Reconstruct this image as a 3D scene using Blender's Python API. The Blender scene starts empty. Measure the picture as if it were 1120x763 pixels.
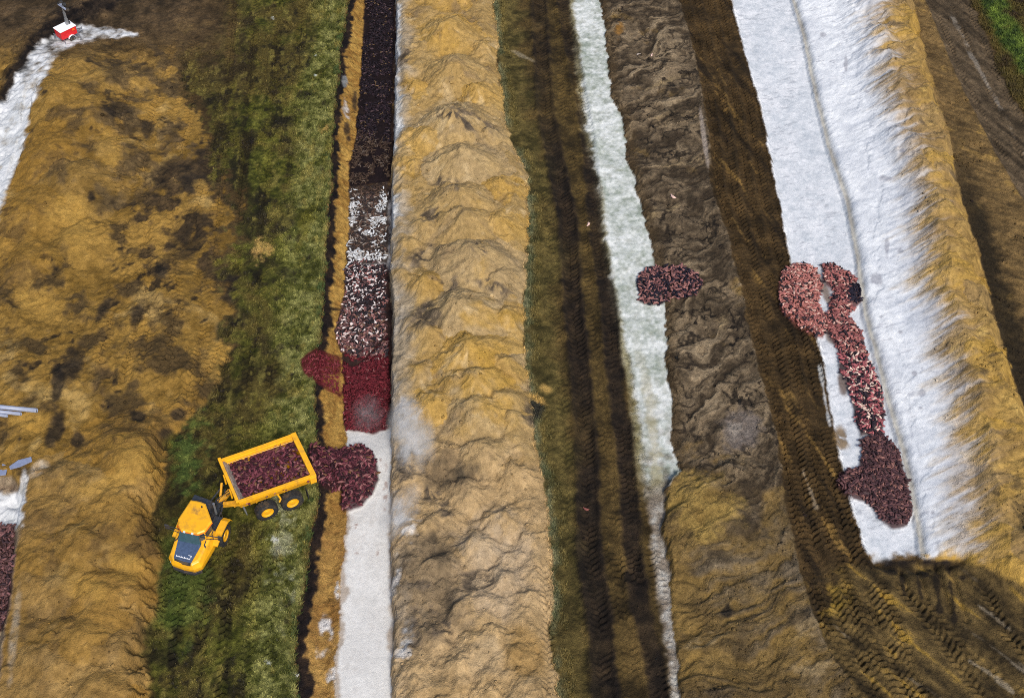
import bpy, bmesh, math, random
import numpy as np
from mathutils import Vector, Matrix
random.seed(7); rng = np.random.default_rng(11)
S = bpy.context.scene
COL = S.collection
# ------------------------------------------------------------------ camera model of the drone (used to lay out the plan on the ground)
FPX = 1420.0; H = 83.0; DEP = math.radians(48.0)
sd, cd = math.sin(DEP), math.cos(DEP); Y0 = H / math.tan(DEP)
def un(u, v, z=0.0):
    u = np.asarray(u, float); v = np.asarray(v, float)
    dx = (u - 560) / FPX; dy = (v - 381.5) / FPX
    t = (H - z) / (sd + dy * cd)
    return dx * t, (cd - dy * sd) * t - Y0
def pr(x, y, z=0.0):
    yy = y + Y0; zz = z - H
    dep = yy * cd - zz * sd; up = yy * sd + zz * cd
    return 560 + FPX * x / dep, 381.5 - FPX * up / dep, dep
def down(pts, h):                       # traced at height h -> the plan coordinates below it
    out = []
    for u, v in pts:
        x, y = un(u, v, h); a, b, _ = pr(x, y, 0.0); out.append((float(a), float(b)))
    return out
# ------------------------------------------------------------------ noise
TAB = rng.random((512, 512)).astype(np.float32)
def vnoise(x, y):
    x0 = np.floor(x); y0 = np.floor(y)
    fx = (x - x0).astype(np.float32); fy = (y - y0).astype(np.float32)
    fx = fx * fx * (3 - 2 * fx); fy = fy * fy * (3 - 2 * fy)
    i = x0.astype(np.int32) & 511; j = y0.astype(np.int32) & 511
    i1 = (i + 1) & 511; j1 = (j + 1) & 511
    a = TAB[i, j]; b = TAB[i1, j]; c = TAB[i, j1]; d = TAB[i1, j1]
    return (a + (b - a) * fx) * (1 - fy) + (c + (d - c) * fx) * fy
def fbm(x, y, sc, octv=4, seed=0, gain=0.55):
    x = np.asarray(x) / sc + seed * 17.31 + 100; y = np.asarray(y) / sc + seed * 9.77 + 100
    s = 0; a = 1.0; tot = 0
    for o in range(octv):
        s = s + a * vnoise(x, y); tot += a; a *= gain
        x, y = (x * 0.8 - y * 0.6) * 2.03 + 5.1, (x * 0.6 + y * 0.8) * 2.03 + 1.7
    return (s / tot - 0.5) * 2
def aniso(x, y, ang, sl, sa, octv=3, seed=0):     # streaks: length sl along ang, width sa across
    c, s = math.cos(ang), math.sin(ang)
    p = (x * c + y * s) / sl; q = (-x * s + y * c) / sa
    r = 0; a = 1; tot = 0
    for o in range(octv):
        r = r + a * vnoise(p + 31.7 * seed + 7 * o + 50, q + 13.3 * seed + 50); tot += a; a *= .6
        p = p * 2.1; q = q * 2.1
    return (r / tot - 0.5) * 2
def sst(a, b, x):
    t = np.clip((x - a) / (b - a), 0, 1); return t * t * (3 - 2 * t)
# ------------------------------------------------------------------ plan grid
ST = 0.1
xs = np.arange(-66, 66 + 1e-6, ST); ys = np.arange(-42, 64 + 1e-6, ST)
NX, NY = len(xs), len(ys)
X, Y = np.meshgrid(xs, ys); X = X.ravel().astype(np.float32); Y = Y.ravel().astype(np.float32)
U0, V0, D0 = pr(X, Y, 0.0); PPM = FPX / D0
n_s = fbm(X, Y, 1.2, 4, 1); n_m = fbm(X, Y, 4.0, 4, 2); n_l = fbm(X, Y, 13.0, 4, 3); n_f = fbm(X, Y, 0.45, 3, 4)
# shared edges of the bands, (u, v) on the plan
G1 = [(212,-60),(205,60),(215,110),(235,170),(255,230),(250,300),(250,380),(240,425),(215,450),(198,470),(186,485),(184,520),(172,560),(170,590),(177,605),(175,660),(162,690),(158,720),(163,763),(160,860)]
G2 = [(382,-60),(378,0),(372,60),(366,100),(361,190),(355,280),(349,360),(346,400),(343,440),(346,480),(347,540),(342,570),(335,600),(330,640),(325,690),(322,720),(327,763),(318,860)]
T1 = [(400,-60),(398,0),(395,60),(388,130),(381,170),(382,215),(378,280),(372,350),(375,400),(375,470),(376,560),(373,620),(370,680),(365,763),(358,860)]
T2 = [(434,-60),(432,0),(431,80),(429,150),(427,200),(426,290),(426,370),(426,420),(426,470),(426,560),(427,640),(428,700),(430,763),(430,860)]
R2 = [(535,-60),(540,0),(545,60),(548,90),(552,130),(561,160),(576,190),(578,240),(576,300),(573,340),(576,400),(581,440),(586,490),(598,540),(603,600),(605,650),(601,690),(612,763),(615,860)]
WL = [(622,-60),(628,0),(636,80),(645,150),(660,220),(670,300),(685,380),(698,440),(704,520),(712,580),(720,650),(735,763),(745,860)]
WR = [(650,-60),(655,0),(662,30),(664,70),(670,110),(681,130),(685,170),(700,220),(709,260),(720,300),(728,340),(728,400),(735,440),(733,480),(744,515),(728,535),(724,580),(735,650),(745,763),(755,860)]
TB = [(725,-60),(742,0),(754,40),(766,90),(773,130),(778,170),(776,200),(790,240),(800,270),(815,340),(835,420),(850,480),(858,540),(872,620),(900,700),(940,763),(980,860)]
RL = [(785,-60),(800,0),(815,60),(831,110),(842,170),(856,240),(864,285),(880,330),(896,375),(906,430),(916,490),(931,550),(946,600),(975,660),(1010,763),(1060,860)]
CH = [(852,-60),(866,0),(878,40),(890,100),(905,160),(925,220),(936,280),(944,340),(955,380),(970,440),(985,490),(1000,560),(1006,605),(1030,700),(1060,860)]
RCt = [(930,-60),(958,-10),(972,57),(982,100),(1002,150),(1016,205),(1026,260),(1034,310),(1050,360),(1066,420),(1078,480),(1080,540),(1088,600)]
RC = down(RCt, 2.6) + [(1100,860)]
REt = [(975,-60),(1000,10),(1012,70),(1040,160),(1048,210),(1066,270),(1082,330),(1100,390),(1120,450),(1150,520),(1165,580),(1180,640)]
RE = REt
RD = [(985,-60),(1012,0),(1045,80),(1085,160),(1125,230),(1200,360)]
RDR = [(1040,-60),(1062,0),(1100,90),(1150,180),(1250,360)]
def edge(P, V): 
    P = sorted(P, key=lambda p: p[1]); return np.interp(V, [p[1] for p in P], [p[0] for p in P])
def dm(P, U, V, ppm): return (U - edge(P, V)) / ppm      # metres to the right of an edge
def pdist(pts, U, V):                                    # px distance to a polyline, and the running length
    best = np.full(U.shape, 1e9, np.float32); run = np.zeros(U.shape, np.float32); side = np.zeros(U.shape, np.float32); acc = 0
    for (a, b), (c, d) in zip(pts[:-1], pts[1:]):
        L = math.hypot(c - a, d - b); t = np.clip(((U - a) * (c - a) + (V - b) * (d - b)) / L**2, 0, 1)
        ex = U - a - t * (c - a); ey = V - b - t * (d - b); e = np.hypot(ex, ey)
        m = e < best; best = np.where(m, e, best); run = np.where(m, acc + t * L, run)
        side = np.where(m, np.sign((c - a) * ey - (d - b) * ex), side); acc += L
    return best, run, side
def inpoly(pts, U, V):
    ins = np.zeros(U.shape, bool); n = len(pts)
    for i in range(n):
        a, b = pts[i]; c, d = pts[(i + 1) % n]
        m = ((b > V) != (d > V)) & (U < (c - a) * (V - b) / (d - b + 1e-9) + a); ins ^= m
    return ins
def polyin(pts, U, V):                                   # >0 inside: px distance to the border
    us = [p[0] for p in pts]; vs = [p[1] for p in pts]
    out = np.full(U.shape, -99.0, np.float32)
    m = (U > min(us) - 30) & (U < max(us) + 30) & (V > min(vs) - 30) & (V < max(vs) + 30)
    d, _, _ = pdist(list(pts) + [pts[0]], U[m], V[m])
    out[m] = np.where(inpoly(pts, U[m], V[m]), d, -d)
    return out
def ell(u, v, ru, rv, rot=0, wob=.35, U=None, V=None, soft=.5):    # soft noisy ellipse
    U = U1 if U is None else U; V = V1 if V is None else V
    a = math.radians(rot); x = (U - u) * math.cos(a) + (V - v) * math.sin(a); y = -(U - u) * math.sin(a) + (V - v) * math.cos(a)
    q = np.hypot(x / ru, y / rv) + wob * n_s + wob * .5 * n_f
    return 1 - sst(1 - soft, 1 + soft * .3, q)
# ------------------------------------------------------------------ heights
wob = 0.16 * n_s + 0.08 * n_f
dG1 = dm(G1, U0, V0, PPM) + 1.2 * n_s + .5 * n_f; dG2 = dm(G2, U0, V0, PPM) + wob * 2.4 + .25 * n_m; dT1 = dm(T1, U0, V0, PPM) + wob * 1.8 + .3 * n_m; dT2 = dm(T2, U0, V0, PPM) + wob * 1.3 + .24 * n_m
dR2 = dm(R2, U0, V0, PPM) + 2 * wob; dWL = dm(WL, U0, V0, PPM); dWR = dm(WR, U0, V0, PPM) + 2.2 * wob; dTB = dm(TB, U0, V0, PPM) + 2 * wob
dRL = dm(RL, U0, V0, PPM) + wob; dCH = dm(CH, U0, V0, PPM) + wob * .6; dRC = dm(RC, U0, V0, PPM); dRE = dm(RE, U0, V0, PPM) + 1.5 * wob + .9 * np.abs(((Y + .3 * n_m * 3) / 4.2) % 1 - .5) * 2 - .45 + .6 * n_m
dRD = dm(RD, U0, V0, PPM) + wob; dRDR = dm(RDR, U0, V0, PPM) + 2 * wob
h = 0.10 * n_m + 0.05 * n_s + 0.02 * n_f
def heaps(peaks, sx=.5, sy=.5, warp=.5):
    # tipped loads: cones in plan; returns height, which load is on top, and streaks running down from each tip
    Hh = np.full((NY, NX), -9, np.float32); Id = np.full((NY, NX), -1, np.int16); Sk = np.zeros((NY, NX), np.float32)
    x2 = X.reshape(NY, NX); y2 = Y.reshape(NY, NX); w1 = (n_m * warp).reshape(NY, NX); w2 = (n_s * warp * .5).reshape(NY, NX)
    for k, (x, y, hp) in enumerate(peaks):
        rad = (hp + .8) / min(sx, sy) + 1
        i0, i1 = np.searchsorted(xs, [x - rad, x + rad]); j0, j1 = np.searchsorted(ys, [y - rad, y + rad])
        if i1 <= i0 or j1 <= j0: continue
        sl = (slice(j0, j1), slice(i0, i1))
        dx = x2[sl] - x + w1[sl] * 1.2 + w2[sl]; dy = y2[sl] - y + w1[sl][:, ::-1] * .6 - w2[sl]
        r_ = np.sqrt(dx * dx * sx * sx + dy * dy * sy * sy * np.where(dy < 0, .75, 1.1) + .05) - .12
        th = np.arctan2(dy, dx)
        thw = np.abs(th) + .25 * w2[sl]; st1 = vnoise(thw * 3.2 + k * 13.7, r_ * .9 + (th > 0) * 31) - .5; st2 = vnoise(thw * 9 + k * 7.1, r_ * 1.6 + (th > 0) * 17) - .5
        sk = (st1 + .3 * st2) * sst(.1, .5, r_)
        hh = hp - r_ + .22 * sk * np.clip(r_ / .5, 0, 1)
        m = hh > Hh[sl]
        Hh[sl] = np.where(m, hh, Hh[sl]); Id[sl] = np.where(m, k, Id[sl]); Sk[sl] = np.where(m, sk, Sk[sl])
    return Hh.ravel(), Id.ravel(), Sk.ravel()
def pk(lst, h0=None): return [(float(un(u, v, hp)[0]), float(un(u, v, hp)[1]), hp) for u, v, hp in lst]
# left sand field and its heaps
LIMEP0 = [(150,38),(112,42),(84,46),(62,64),(46,88),(34,118),(30,150),(20,180),(8,208),(-2,240),(-30,240),(-30,118),(8,112),(18,80),(34,60),(46,44),(62,34),(86,24),(120,30)]
inS = sst(0, -1.4, dG1 / (1 + 3 * sst(440, 340, V0))) * sst(30, 70, V0 + 14 * n_s)
ridg = 1 - np.abs(fbm(X, Y, 3.2, 4, 9)) * 2.2
h = h + inS * (0.28 + 0.55 * n_l + 0.45 * n_m + 0.17 * np.clip(ridg, -.6, 1) + .16 * n_s + .11 * n_f)
def bump_(u, v, ru, rv, hh, rot=0, p=2):
    a = math.radians(rot); x = (U0 - u) * math.cos(a) + (V0 - v) * math.sin(a); y = -(U0 - u) * math.sin(a) + (V0 - v) * math.cos(a)
    q = (x / ru) ** 2 + (y / rv) ** 2; q = q * (1 + .5 * n_m + .25 * n_s)
    return hh * np.clip(1 - q, 0, 1) ** (p / 2)
for b in [(75,130,62,100,1.5,12),(60,260,80,90,.5,0),(150,505,42,30,1.5,10),(120,545,70,30,1.3,-18),(105,600,75,34,1.3,0),(115,655,66,26,1.0,8),(90,715,80,40,1.5,-10),(130,770,60,30,1.0,0),
          (30,425,70,50,.5,0),(40,490,40,24,.6,0),(165,420,26,44,.35,20),(180,330,60,40,.4,0),(40,590,24,90,.9,6)]:
    h = h + bump_(*b) * sst(.3, -1.0, dG1)
LP = pk([(168,478,1.3),(142,500,2.0),(96,528,1.6),(132,556,2.0),(62,560,1.3),(92,596,1.8),(148,610,1.5),(66,640,1.4),(116,650,1.8),(154,668,1.2),(90,692,1.6),(140,712,1.5),(58,726,1.4),(110,752,1.6),(30,690,1.0),(150,770,1.3),(60,790,1.3),
         (60,100,1.9),(80,70,1.6),(98,120,1.9),(56,160,1.7),(84,190,1.6),(40,220,1.4),(110,85,1.5),(120,160,1.3),(30,280,1.0),(80,260,1.0)])
hL, idL, skL = heaps(LP, .30, .30, 1.0)
hL = np.where((V0 < 420), np.minimum(hL, sst(0, 2.2, np.abs(polyin(LIMEP0, U0, V0) / PPM)) * 9 - .4), hL)
okL = sst(.35, -1.6, dG1)
h = h + np.clip(hL - np.clip(h, 0, 9) * .6, 0, None) * okL * 1.0
folds = aniso(X, Y, -.35, 6, 1.3, 3, 21)
h = h + inS * sst(440, 500, V0) * (.16 * folds + .06 * np.abs(aniso(X, Y, .5, 5, .9, 3, 22)))
# far left trench end and lime hollow, dark soil ring behind the lighting tower
LC = [(150,40),(112,42),(84,44),(62,62),(44,88),(30,125),(18,165),(8,205),(-12,250),(-60,330)]
dLC, _, sLC = pdist(LC, U0, V0); sgnLC = dLC * sLC / PPM
LT = [(-40,520),(14,520),(27,545),(22,572),(16,620),(11,660),(4,700),(-4,770),(-40,770)]
qLT = polyin(LT, U0, V0) / PPM + .3 * n_s
h = h - 1.2 * sst(-.2, .6, qLT)
ARC = [(118,2),(72,20),(36,52),(16,86),(0,120),(-30,170)]
dARC, _, _ = pdist(ARC, U0, V0)
h = h + .6 * np.exp(-(dARC / PPM / 1.3) ** 2) * (1 + .9 * n_s)
h = h + sst(70, 20, V0) * sst(270, 200, U0) * (.2 * n_m + .2 * np.clip(ridg, -.5, 1))
# left trench
gz = .18 * np.clip(aniso(X, Y, 1.4, 3, .35, 2, 3), -1, 1)
wallT = np.clip(dG2 / np.maximum(dG2 - dT1, .3), 0, 1)
prof = -0.55 * sst(0, .3, dG2) - 1.15 * sst(.1, 1.0, wallT) * sst(.1, .5, dG2)
prof = prof + .75 * sst(440, 500, V0) * sst(.5, 1.0, wallT)
prof = np.where(dG2 > 0, prof, 0.05 * sst(-1.5, 0, dG2))
trench_in = (dG2 > 0) & (dT2 < .4)
h = np.where((dG2 > -.2) & (dT2 < .5), h * (1 - .6 * sst(0, .5, dT1)) + (prof + .10 * n_s * sst(0, .4, dG2) * sst(.3, -.3, dT1) + .12 * ridg * sst(.2, .8, dG2) * sst(.1, -.5, dT1)) * sst(.24, .06, dT2), h)
floor_m = sst(0, .25, dT1) * sst(.25, 0, dT2)
# middle spoil ridge: overlapping tipped heaps
tl = dT2; tr = -dR2
lowz = sst(455, 540, V0)
berm = np.minimum(np.minimum(tl * .62, tr * .62), 1.55 - .75 * lowz + .4 * n_m)
berm = np.where((tl > 0) & (tr > 0), np.maximum(berm, 0), 0)
PK = [(486,-28,2.6),(490,20,2.7),(497,62,2.9),(498,116,3.1),(507,160,2.9),(503,204,2.8),(509,228,2.8),(513,268,3.0),(507,326,2.9),(515,372,2.8),(519,404,2.6),(522,438,2.5),
      (460,44,1.3),(455,88,1.4),(470,140,1.9),(455,176,1.2),(465,240,1.7),(450,262,1.2),(466,300,1.8),(452,346,1.4),(470,356,2.0),(458,400,1.4),(475,432,1.8),(450,440,1.0),
      (528,44,1.5),(522,92,1.8),(535,140,1.6),(545,196,1.6),(548,236,1.7),(540,296,2.0),(552,340,1.5),(556,392,1.6),(548,430,1.8),(562,452,1.4),
      (530,486,1.9),(480,486,1.7),(560,512,1.5),(455,520,1.1),(505,530,1.6),(545,560,1.6),(470,565,1.2),(575,585,1.1),(515,590,1.5),(480,610,1.4),(450,640,1.0),(545,630,1.4),(505,655,1.5),(580,650,1.1),(470,690,1.3),(540,690,1.4),(500,720,1.3),(570,710,1.2),(455,740,1.0),(530,755,1.3),(585,745,.9),(480,770,1.2)]
hC, idC, skC = heaps(pk(PK), .62, .66, .7)
ridge_m = np.where((tl > 0) & (tr > -1.0), 1.0, 0.0)
xc = np.interp(Y, [-40, -12, -5, 10, 30, 60], [-2.6, -2.6, -3.0, -3.9, -5.6, -8.0]) + .7 * n_m + .35 * n_s
adx = np.sqrt((X - xc) ** 2 + .25); lam = Y + adx * .75 + .5 * n_m
rill = skC * 2.2
rill2 = aniso(lam, X - xc, 0.0, 1.8, 6.0, 2, 32)
toe = np.minimum(tl * .75 + .03, (tr + 1.0 * np.abs(n_m)) * .8 + .02)
mid = np.minimum(np.maximum(np.minimum(berm, .7 + .35 * n_m), hC), toe)
fade = np.clip(mid / .5, 0, 1)
mid = mid + fade * (.07 * rill2 + .10 * n_s + .04 * aniso(lam, X - xc, 0.0, .9, 3.0, 3, 33) + .07 * n_s + .035 * n_f + lowz * (.30 * n_m + .04 * np.clip(ridg, -.4, 1) + .08 * n_s + .06 * n_f))
h = h + np.maximum(mid, 0) * ridge_m
# middle strip, white strip, soil fill
inW = sst(-.8, .4, dWL) * sst(.12, -.1, dWR) * sst(548, 505, V0)
h = h + inW * (.10 + .02 * n_f)
inM = sst(-.1, .25, dWR) * sst(.6, -.4, dTB)
sw = aniso(X + 2.6 * n_m + .5 * n_s, Y - 2.6 * fbm(X, Y, 4.5, 3, 42), .75, 5.0, .6, 4, 41)
h = h + inM * (.30 + .30 * n_m + .20 * sw + .04 * np.clip(ridg, -.5, 1) + .05 * n_s + .03 * n_f)
hM, idM, skM = heaps(pk([(742,528,.9),(764,540,1.3),(790,552,1.1),(752,560,1.1),(778,580,1.0),(806,520,.9),(738,590,.8),(812,575,.8)]), .36, .36, 1.4)
h = h + np.clip(hM, 0, None) * inM
arcs = np.hypot(X - un(700, 470)[0], (Y - un(700, 470)[1]) * 1.0)
arcn = aniso(arcs + 1.3 * n_m + .3 * n_s, np.arctan2(Y - un(700,470)[1], X - un(700,470)[0]) * 8, 0, 1.0, 5, 4, 44)
inA = inM * sst(545, 600, V0)
h = h + inA * (.30 * arcn - .05)
# right lime trench, bank and ridge
inL = sst(0, .4, dRL) * sst(.2, -.2, dCH) * sst(622, 608, V0 + 6 * n_s)
h = h - inL * (.55 + .05 * n_s)
h = h - .35 * np.exp(-((dCH - .3) / .35) ** 2) * sst(612, 600, V0)
span = np.maximum(dCH - dRC, .8)
rt = np.clip(dCH / span, 0, 1.0)
PR = [(958,-10,2.6),(964,30,2.5),(972,57,2.6),(981,82,2.6),(982,102,2.5),(1000,147,2.7),(1001,168,2.6),(1016,205,2.8),(1022,245,2.8),(1028,276,2.8),(1030,316,2.7),(1044,356,2.7),(1060,410,2.6),(1070,460,2.5),(1078,520,2.4),(1088,585,2.2),(1100,640,1.6)]
PR2 = [(u, v, hp + .25) for u, v, hp in PR] + [(u + 16, v + 16, hp - .25) for u, v, hp in PR[:-2]] + [(u + 30, v + 34, hp - .8) for u, v, hp in PR[3:-2:2]] + [(1100,545,2.0),(1112,590,1.8),(1075,600,1.4),(1130,560,1.5),(1095,612,1.0)]
lobe, idR, skR = heaps(pk(PR2), .62, .50, .6)
westf = np.clip(dCH - .5, 0, None) * .20 + np.clip(dCH - 4.5, 0, None) * .25
env = np.minimum(np.maximum(westf, 0), np.clip(-dRE, 0, None) * 1.35)
env = np.where((dCH > .3) & (dRE < 0), env, 0)
rid = np.minimum(np.maximum(lobe, np.minimum(env, 1.5)), np.minimum(np.clip(dCH - .4, 0, None) * .21 + np.clip(dCH - 4.8, 0, None) * .28 + .02, np.clip(-dRE, 0, None) * 1.3))
rid = np.where((dCH > .3) & (dRE < 0), np.maximum(rid, 0), 0) * sst(640, 606, V0 + 8 * n_s - .30 * (U0 - 1030))
streak = aniso(X, Y, .42, 4.0, .5, 3, 51)
rfade = np.clip(rid / .6, 0, 1)
rid = rid + rfade * (.05 * streak * sst(3, 5.5, dCH) + .04 * streak + .40 * n_m * sst(4.5, 7, dCH) + .22 * n_s * sst(4.5, 7, dCH) + .02 * n_f)
h = h + np.maximum(rid, 0)
inE = sst(0, .5, dRE) * sst(.3, -.3, dRD)
lineE = aniso(X, Y, -.55, 6, .5, 3, 55)
h = h + inE * (.16 * n_m + .12 * lineE + .06 * n_s)
h = h - .12 * sst(-.1, .3, dRD) * sst(.3, -.1, dRDR)
inB = sst(-.3, .3, dTB) * sst(.2, -.2, dRL) * 1.0
h = h - .08 * inB
# tyre lug prints and ruts: (polyline px, half width m, lug period m, lug height, rut depth, flip)
TR = []
def track(pts, hw, per=.5, amp=.045, rut=.08, flip=1, dens=1.0): TR.append((pts, hw, per, amp, rut, flip, dens))
R_1 = [(588,-40),(591,40),(597,125),(612,200),(621,240),(627,340),(635,405),(642,505),(644,600),(656,675),(661,760),(664,830)]
R_2 = [(611,-40),(617,12),(632,87),(645,162),(648,205),(654,265),(667,340),(671,405),(682,480),(688,545),(691,595),(698,650),(712,710),(722,763)]
track(R_1, .75, .5, .05, .28, 1); track(R_2, .72, .5, .05, .24, -1)
track([(a + 21, b) for a, b in R_1], .7, .55, .035, .02, -1)
track([(a - 22, b) for a, b in R_1 if b > 150], .6, .55, .03, .02, 1)
track([(672,560),(683,650),(694,763),(700,830)], .7, .55, .05, .05, 1)
track([(706,540),(714,590),(722,660),(735,763),(744,830)], .75, .5, .05, .05, -1)
track([(592,620),(600,680),(598,763)], .5, .5, .05, .03, 1)
def lerpP(f, o=0, v0=-60, v1=860): return [(float(edge(TB, v) * (1 - f) + edge(RL, v) * f) + o, float(v)) for v in range(v0, v1, 30)]
for k, f_ in enumerate((.10, .31, .55, .78, .96)): track(lerpP(f_), .62, .5, .075, .10, 1 if k % 2 else -1)
track([(762,20),(771,110),(784,190),(782,215)], .35, .4, .04, .04, 1)
for k, (o0, o1) in enumerate(((222,188),(246,214),(272,240),(298,266),(322,290))):
    track([(o0 + 36,-40),(o0 + 26,120),(o0 + 6,340),(o1 + 20,520),(o1,763),(o1 - 6,840)], .6, .55, .06, .08 if k in (0,1,2) else .03, 1 if k % 2 else -1)
for q_, (o_, v_) in enumerate(((130,70),(158,90),(188,120),(215,150))): track([(o_ + 30,v_ - 40),(o_,v_ + 90),(o_ + 8,v_ + 220),(o_ - 20,v_ + 330)], .65, .55, .055, .05, 1 if q_ % 2 else -1)
track([(205,452),(225,408),(247,366)], .55, .55, .06, .05, 1); track([(222,462),(238,420),(254,380)], .45, .55, .06, .04, -1)
track([(150,300),(178,345),(225,350),(262,300)], .7, .6, .04, .03, 1); track([(120,250),(150,200),(190,120),(215,40)], .8, .6, .04, .03, -1)
track([(265,395),(290,290),(300,250)], .6, .5, .04, .03, -1); track([(150,250),(165,330),(160,420)], .7, .6, .04, .03, 1)
track([(170,690),(182,640),(196,610)], .5, .5, .06, .04, 1)
track([(930,610),(960,690),(1010,763),(1040,810)], .6, .5, .06, .08, 1); track([(900,560),(925,640),(955,763)], .6, .5, .06, .10, -1)
track([(985,640),(1030,700),(1075,763)], .6, .5, .05, .08, 1); track([(1010,660),(1060,720),(1120,763)], .6, .55, .05, .06, -1)
track([(1075,640),(1100,690),(1140,740)], .6, .5, .06, .06, 1)
for o in (6, 26, 44): track([(RD[0][0] + o - 4,-60),(1012 + o,0),(1046 + o,80),(1086 + o,160),(1128 + o,232)], .5, .5, .035, .07, 1)
trk = np.zeros_like(h); lug = np.zeros_like(h)
for (pts, hw, per, amp, rut, flip, dens) in TR:
    us = [p[0] for p in pts]; vs = [p[1] for p in pts]
    m = np.where((U0 > min(us) - 25) & (U0 < max(us) + 25) & (V0 > min(vs) - 25) & (V0 < max(vs) + 25))[0]
    wp = [tuple(float(q) for q in un(a, b)) for a, b in pts]
    d, run, side = pdist(wp, X[m], Y[m])
    k = sst(hw, hw * .7, d + .22 * n_s[m]) * np.clip(.62 + 1.3 * n_m[m] + 1.0 * n_s[m] + .5 * n_l[m], .0, 1)
    ph = (run + .18 * n_s[m] + .25 * n_m[m]) / per + flip * d / hw * .55 + side * .25
    w = np.abs((ph % 1) - .5) * 2
    lg = sst(.25, .75, w) - .5
    h[m] += k * (amp * 3.4 * lg - rut * np.clip(1 - (d / hw) ** 2, 0, 1)) + rut * .5 * np.exp(-((d - hw * 1.15) / .22) ** 2)
    trk[m] = np.maximum(trk[m], k * min(1, rut / .1)); lug[m] += k * lg
# bucket gouges at the end of the right trench
for (u, v0, v1) in ((986,620,650),(1004,620,654),(1024,616,668),(1039,618,678)):
    d, run, _ = pdist([tuple(float(q) for q in un(u, v0)), tuple(float(q) for q in un(u + (v1 - v0) * .30, v1))], X, Y)
    h -= .22 * sst(.36, .08, d + .14 * n_s + .1 * n_m)
ENDB = [(962,612),(985,620),(1020,616),(1050,612)]
dEB, _, _ = pdist([tuple(float(q) for q in un(*p)) for p in ENDB], X, Y)
h -= .55 * np.exp(-(dEB / .6) ** 2) * (1 + .6 * n_s)
rgh = 1 - np.abs(fbm(X, Y, .75, 3, 160)) * 2.5
soft = np.where(((dRL > 0) & (dRC < -2)) | ((dT1 > 0) & (dT2 < .3)) | (dLC < 6), .15, 1.0) * np.where((dWL > -.3) & (dWR < 0), .4, 1.0)
h = h + soft * (1 - .7 * np.clip(trk, 0, 1)) * (.035 * np.clip(rgh, -.6, 1) + .03 * fbm(X, Y, .35, 2, 161)) * np.clip(.7 + .9 * n_m + .4 * n_s, .15, 1.6)
# ------------------------------------------------------------------ heaps of carcasses (outline px as seen on the surface)
U1, V1, _ = pr(X, Y, h)
PILES = {
 'spill': dict(poly=[(337,492),(345,486),(358,490),(372,491),(384,488),(398,487),(409,498),(413,512),(414,526),(408,542),(398,554),(385,561),(374,563),(371,551),(372,541),(362,540),(352,532),(341,526),(339,508)], mound=.75),
 'red': dict(poly=[(374,392),(384,400),(394,398),(404,388),(412,380),(425,368),(428,420),(425,470),(408,475),(395,474),(376,473)], mound=.35),
 'stain': dict(poly=[(327,392),(345,380),(358,386),(374,390),(374,436),(352,424),(332,408)], mound=.05),
 'mixed': dict(poly=[(377,290),(424,288),(425,340),(425,368),(412,380),(404,388),(394,398),(384,398),(372,386),(364,362),(372,342),(376,320)], mound=.35),
 'limed': dict(poly=[(381,205),(426,198),(425,290),(378,292),(381,250)], mound=.3),
 'rotten': dict(poly=[(400,-40),(432,-40),(431,60),(429,130),(427,200),(381,206),(383,180),(389,140),(395,70)], mound=.2),
 'strip': dict(poly=[(695,310),(700,299),(712,293),(735,290),(752,293),(765,302),(768,314),(762,324),(748,328),(735,327),(726,334),(712,336),(700,331)], mound=.45),
 'pinkW': dict(poly=[(853,297),(868,288),(880,287),(894,294),(899,312),(895,332),(906,347),(902,373),(888,369),(870,357),(856,346),(850,325)], mound=.5),
 'pinkE': dict(poly=[(897,291),(912,287),(930,300),(941,314),(943,330),(934,341),(926,346),(936,356),(946,370),(949,392),(932,394),(915,386),(905,366),(903,346),(911,322),(899,307)], mound=.5),
 'cream': dict(poly=[(913,384),(948,390),(956,405),(966,430),(969,455),(965,476),(940,479),(934,460),(928,430),(919,410)], mound=.5),
 'dark': dict(poly=[(938,480),(965,474),(976,485),(986,500),(993,530),(998,560),(993,576),(976,579),(965,575),(955,556),(945,549),(925,546),(912,531),(918,516),(938,512),(941,495)], mound=.55),
 'edge': dict(poly=[(-30,576),(18,574),(17,610),(12,650),(5,690),(-30,700)], mound=.3),
}
pile_m = np.zeros_like(h)
for k, p in PILES.items():
    q = polyin(p['poly'], U1, V1)
    mm = q > -20
    d = q[mm] / PPM[mm] + .22 * n_s[mm]
    p['idx'] = np.where(mm)[0]; p['d'] = d
    h[mm] += p['mound'] * np.sqrt(np.clip(d / 1.6, 0, 1)) * (1 + .35 * n_m[mm])
    msk = sst(-.05, .15, d)
    p['m'] = msk; pile_m[mm] = np.maximum(pile_m[mm], msk)
brd = np.minimum(np.minimum(X - xs[0], xs[-1] - X), np.minimum(Y - ys[0], ys[-1] - Y))
h = h * sst(0, 2.5, brd)
h = h.astype(np.float32)
U1, V1, _ = pr(X, Y, h)
Hg = h.reshape(NY, NX)
gy, gx = np.gradient(Hg, ST)
def ground(x, y):
    i = np.clip((np.asarray(x) - xs[0]) / ST, 0, NX - 1.001); j = np.clip((np.asarray(y) - ys[0]) / ST, 0, NY - 1.001)
    i0 = i.astype(int); j0 = j.astype(int); a = i - i0; b = j - j0
    return (Hg[j0, i0] * (1 - a) + Hg[j0, i0 + 1] * a) * (1 - b) + (Hg[j0 + 1, i0] * (1 - a) + Hg[j0 + 1, i0 + 1] * a) * b
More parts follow.
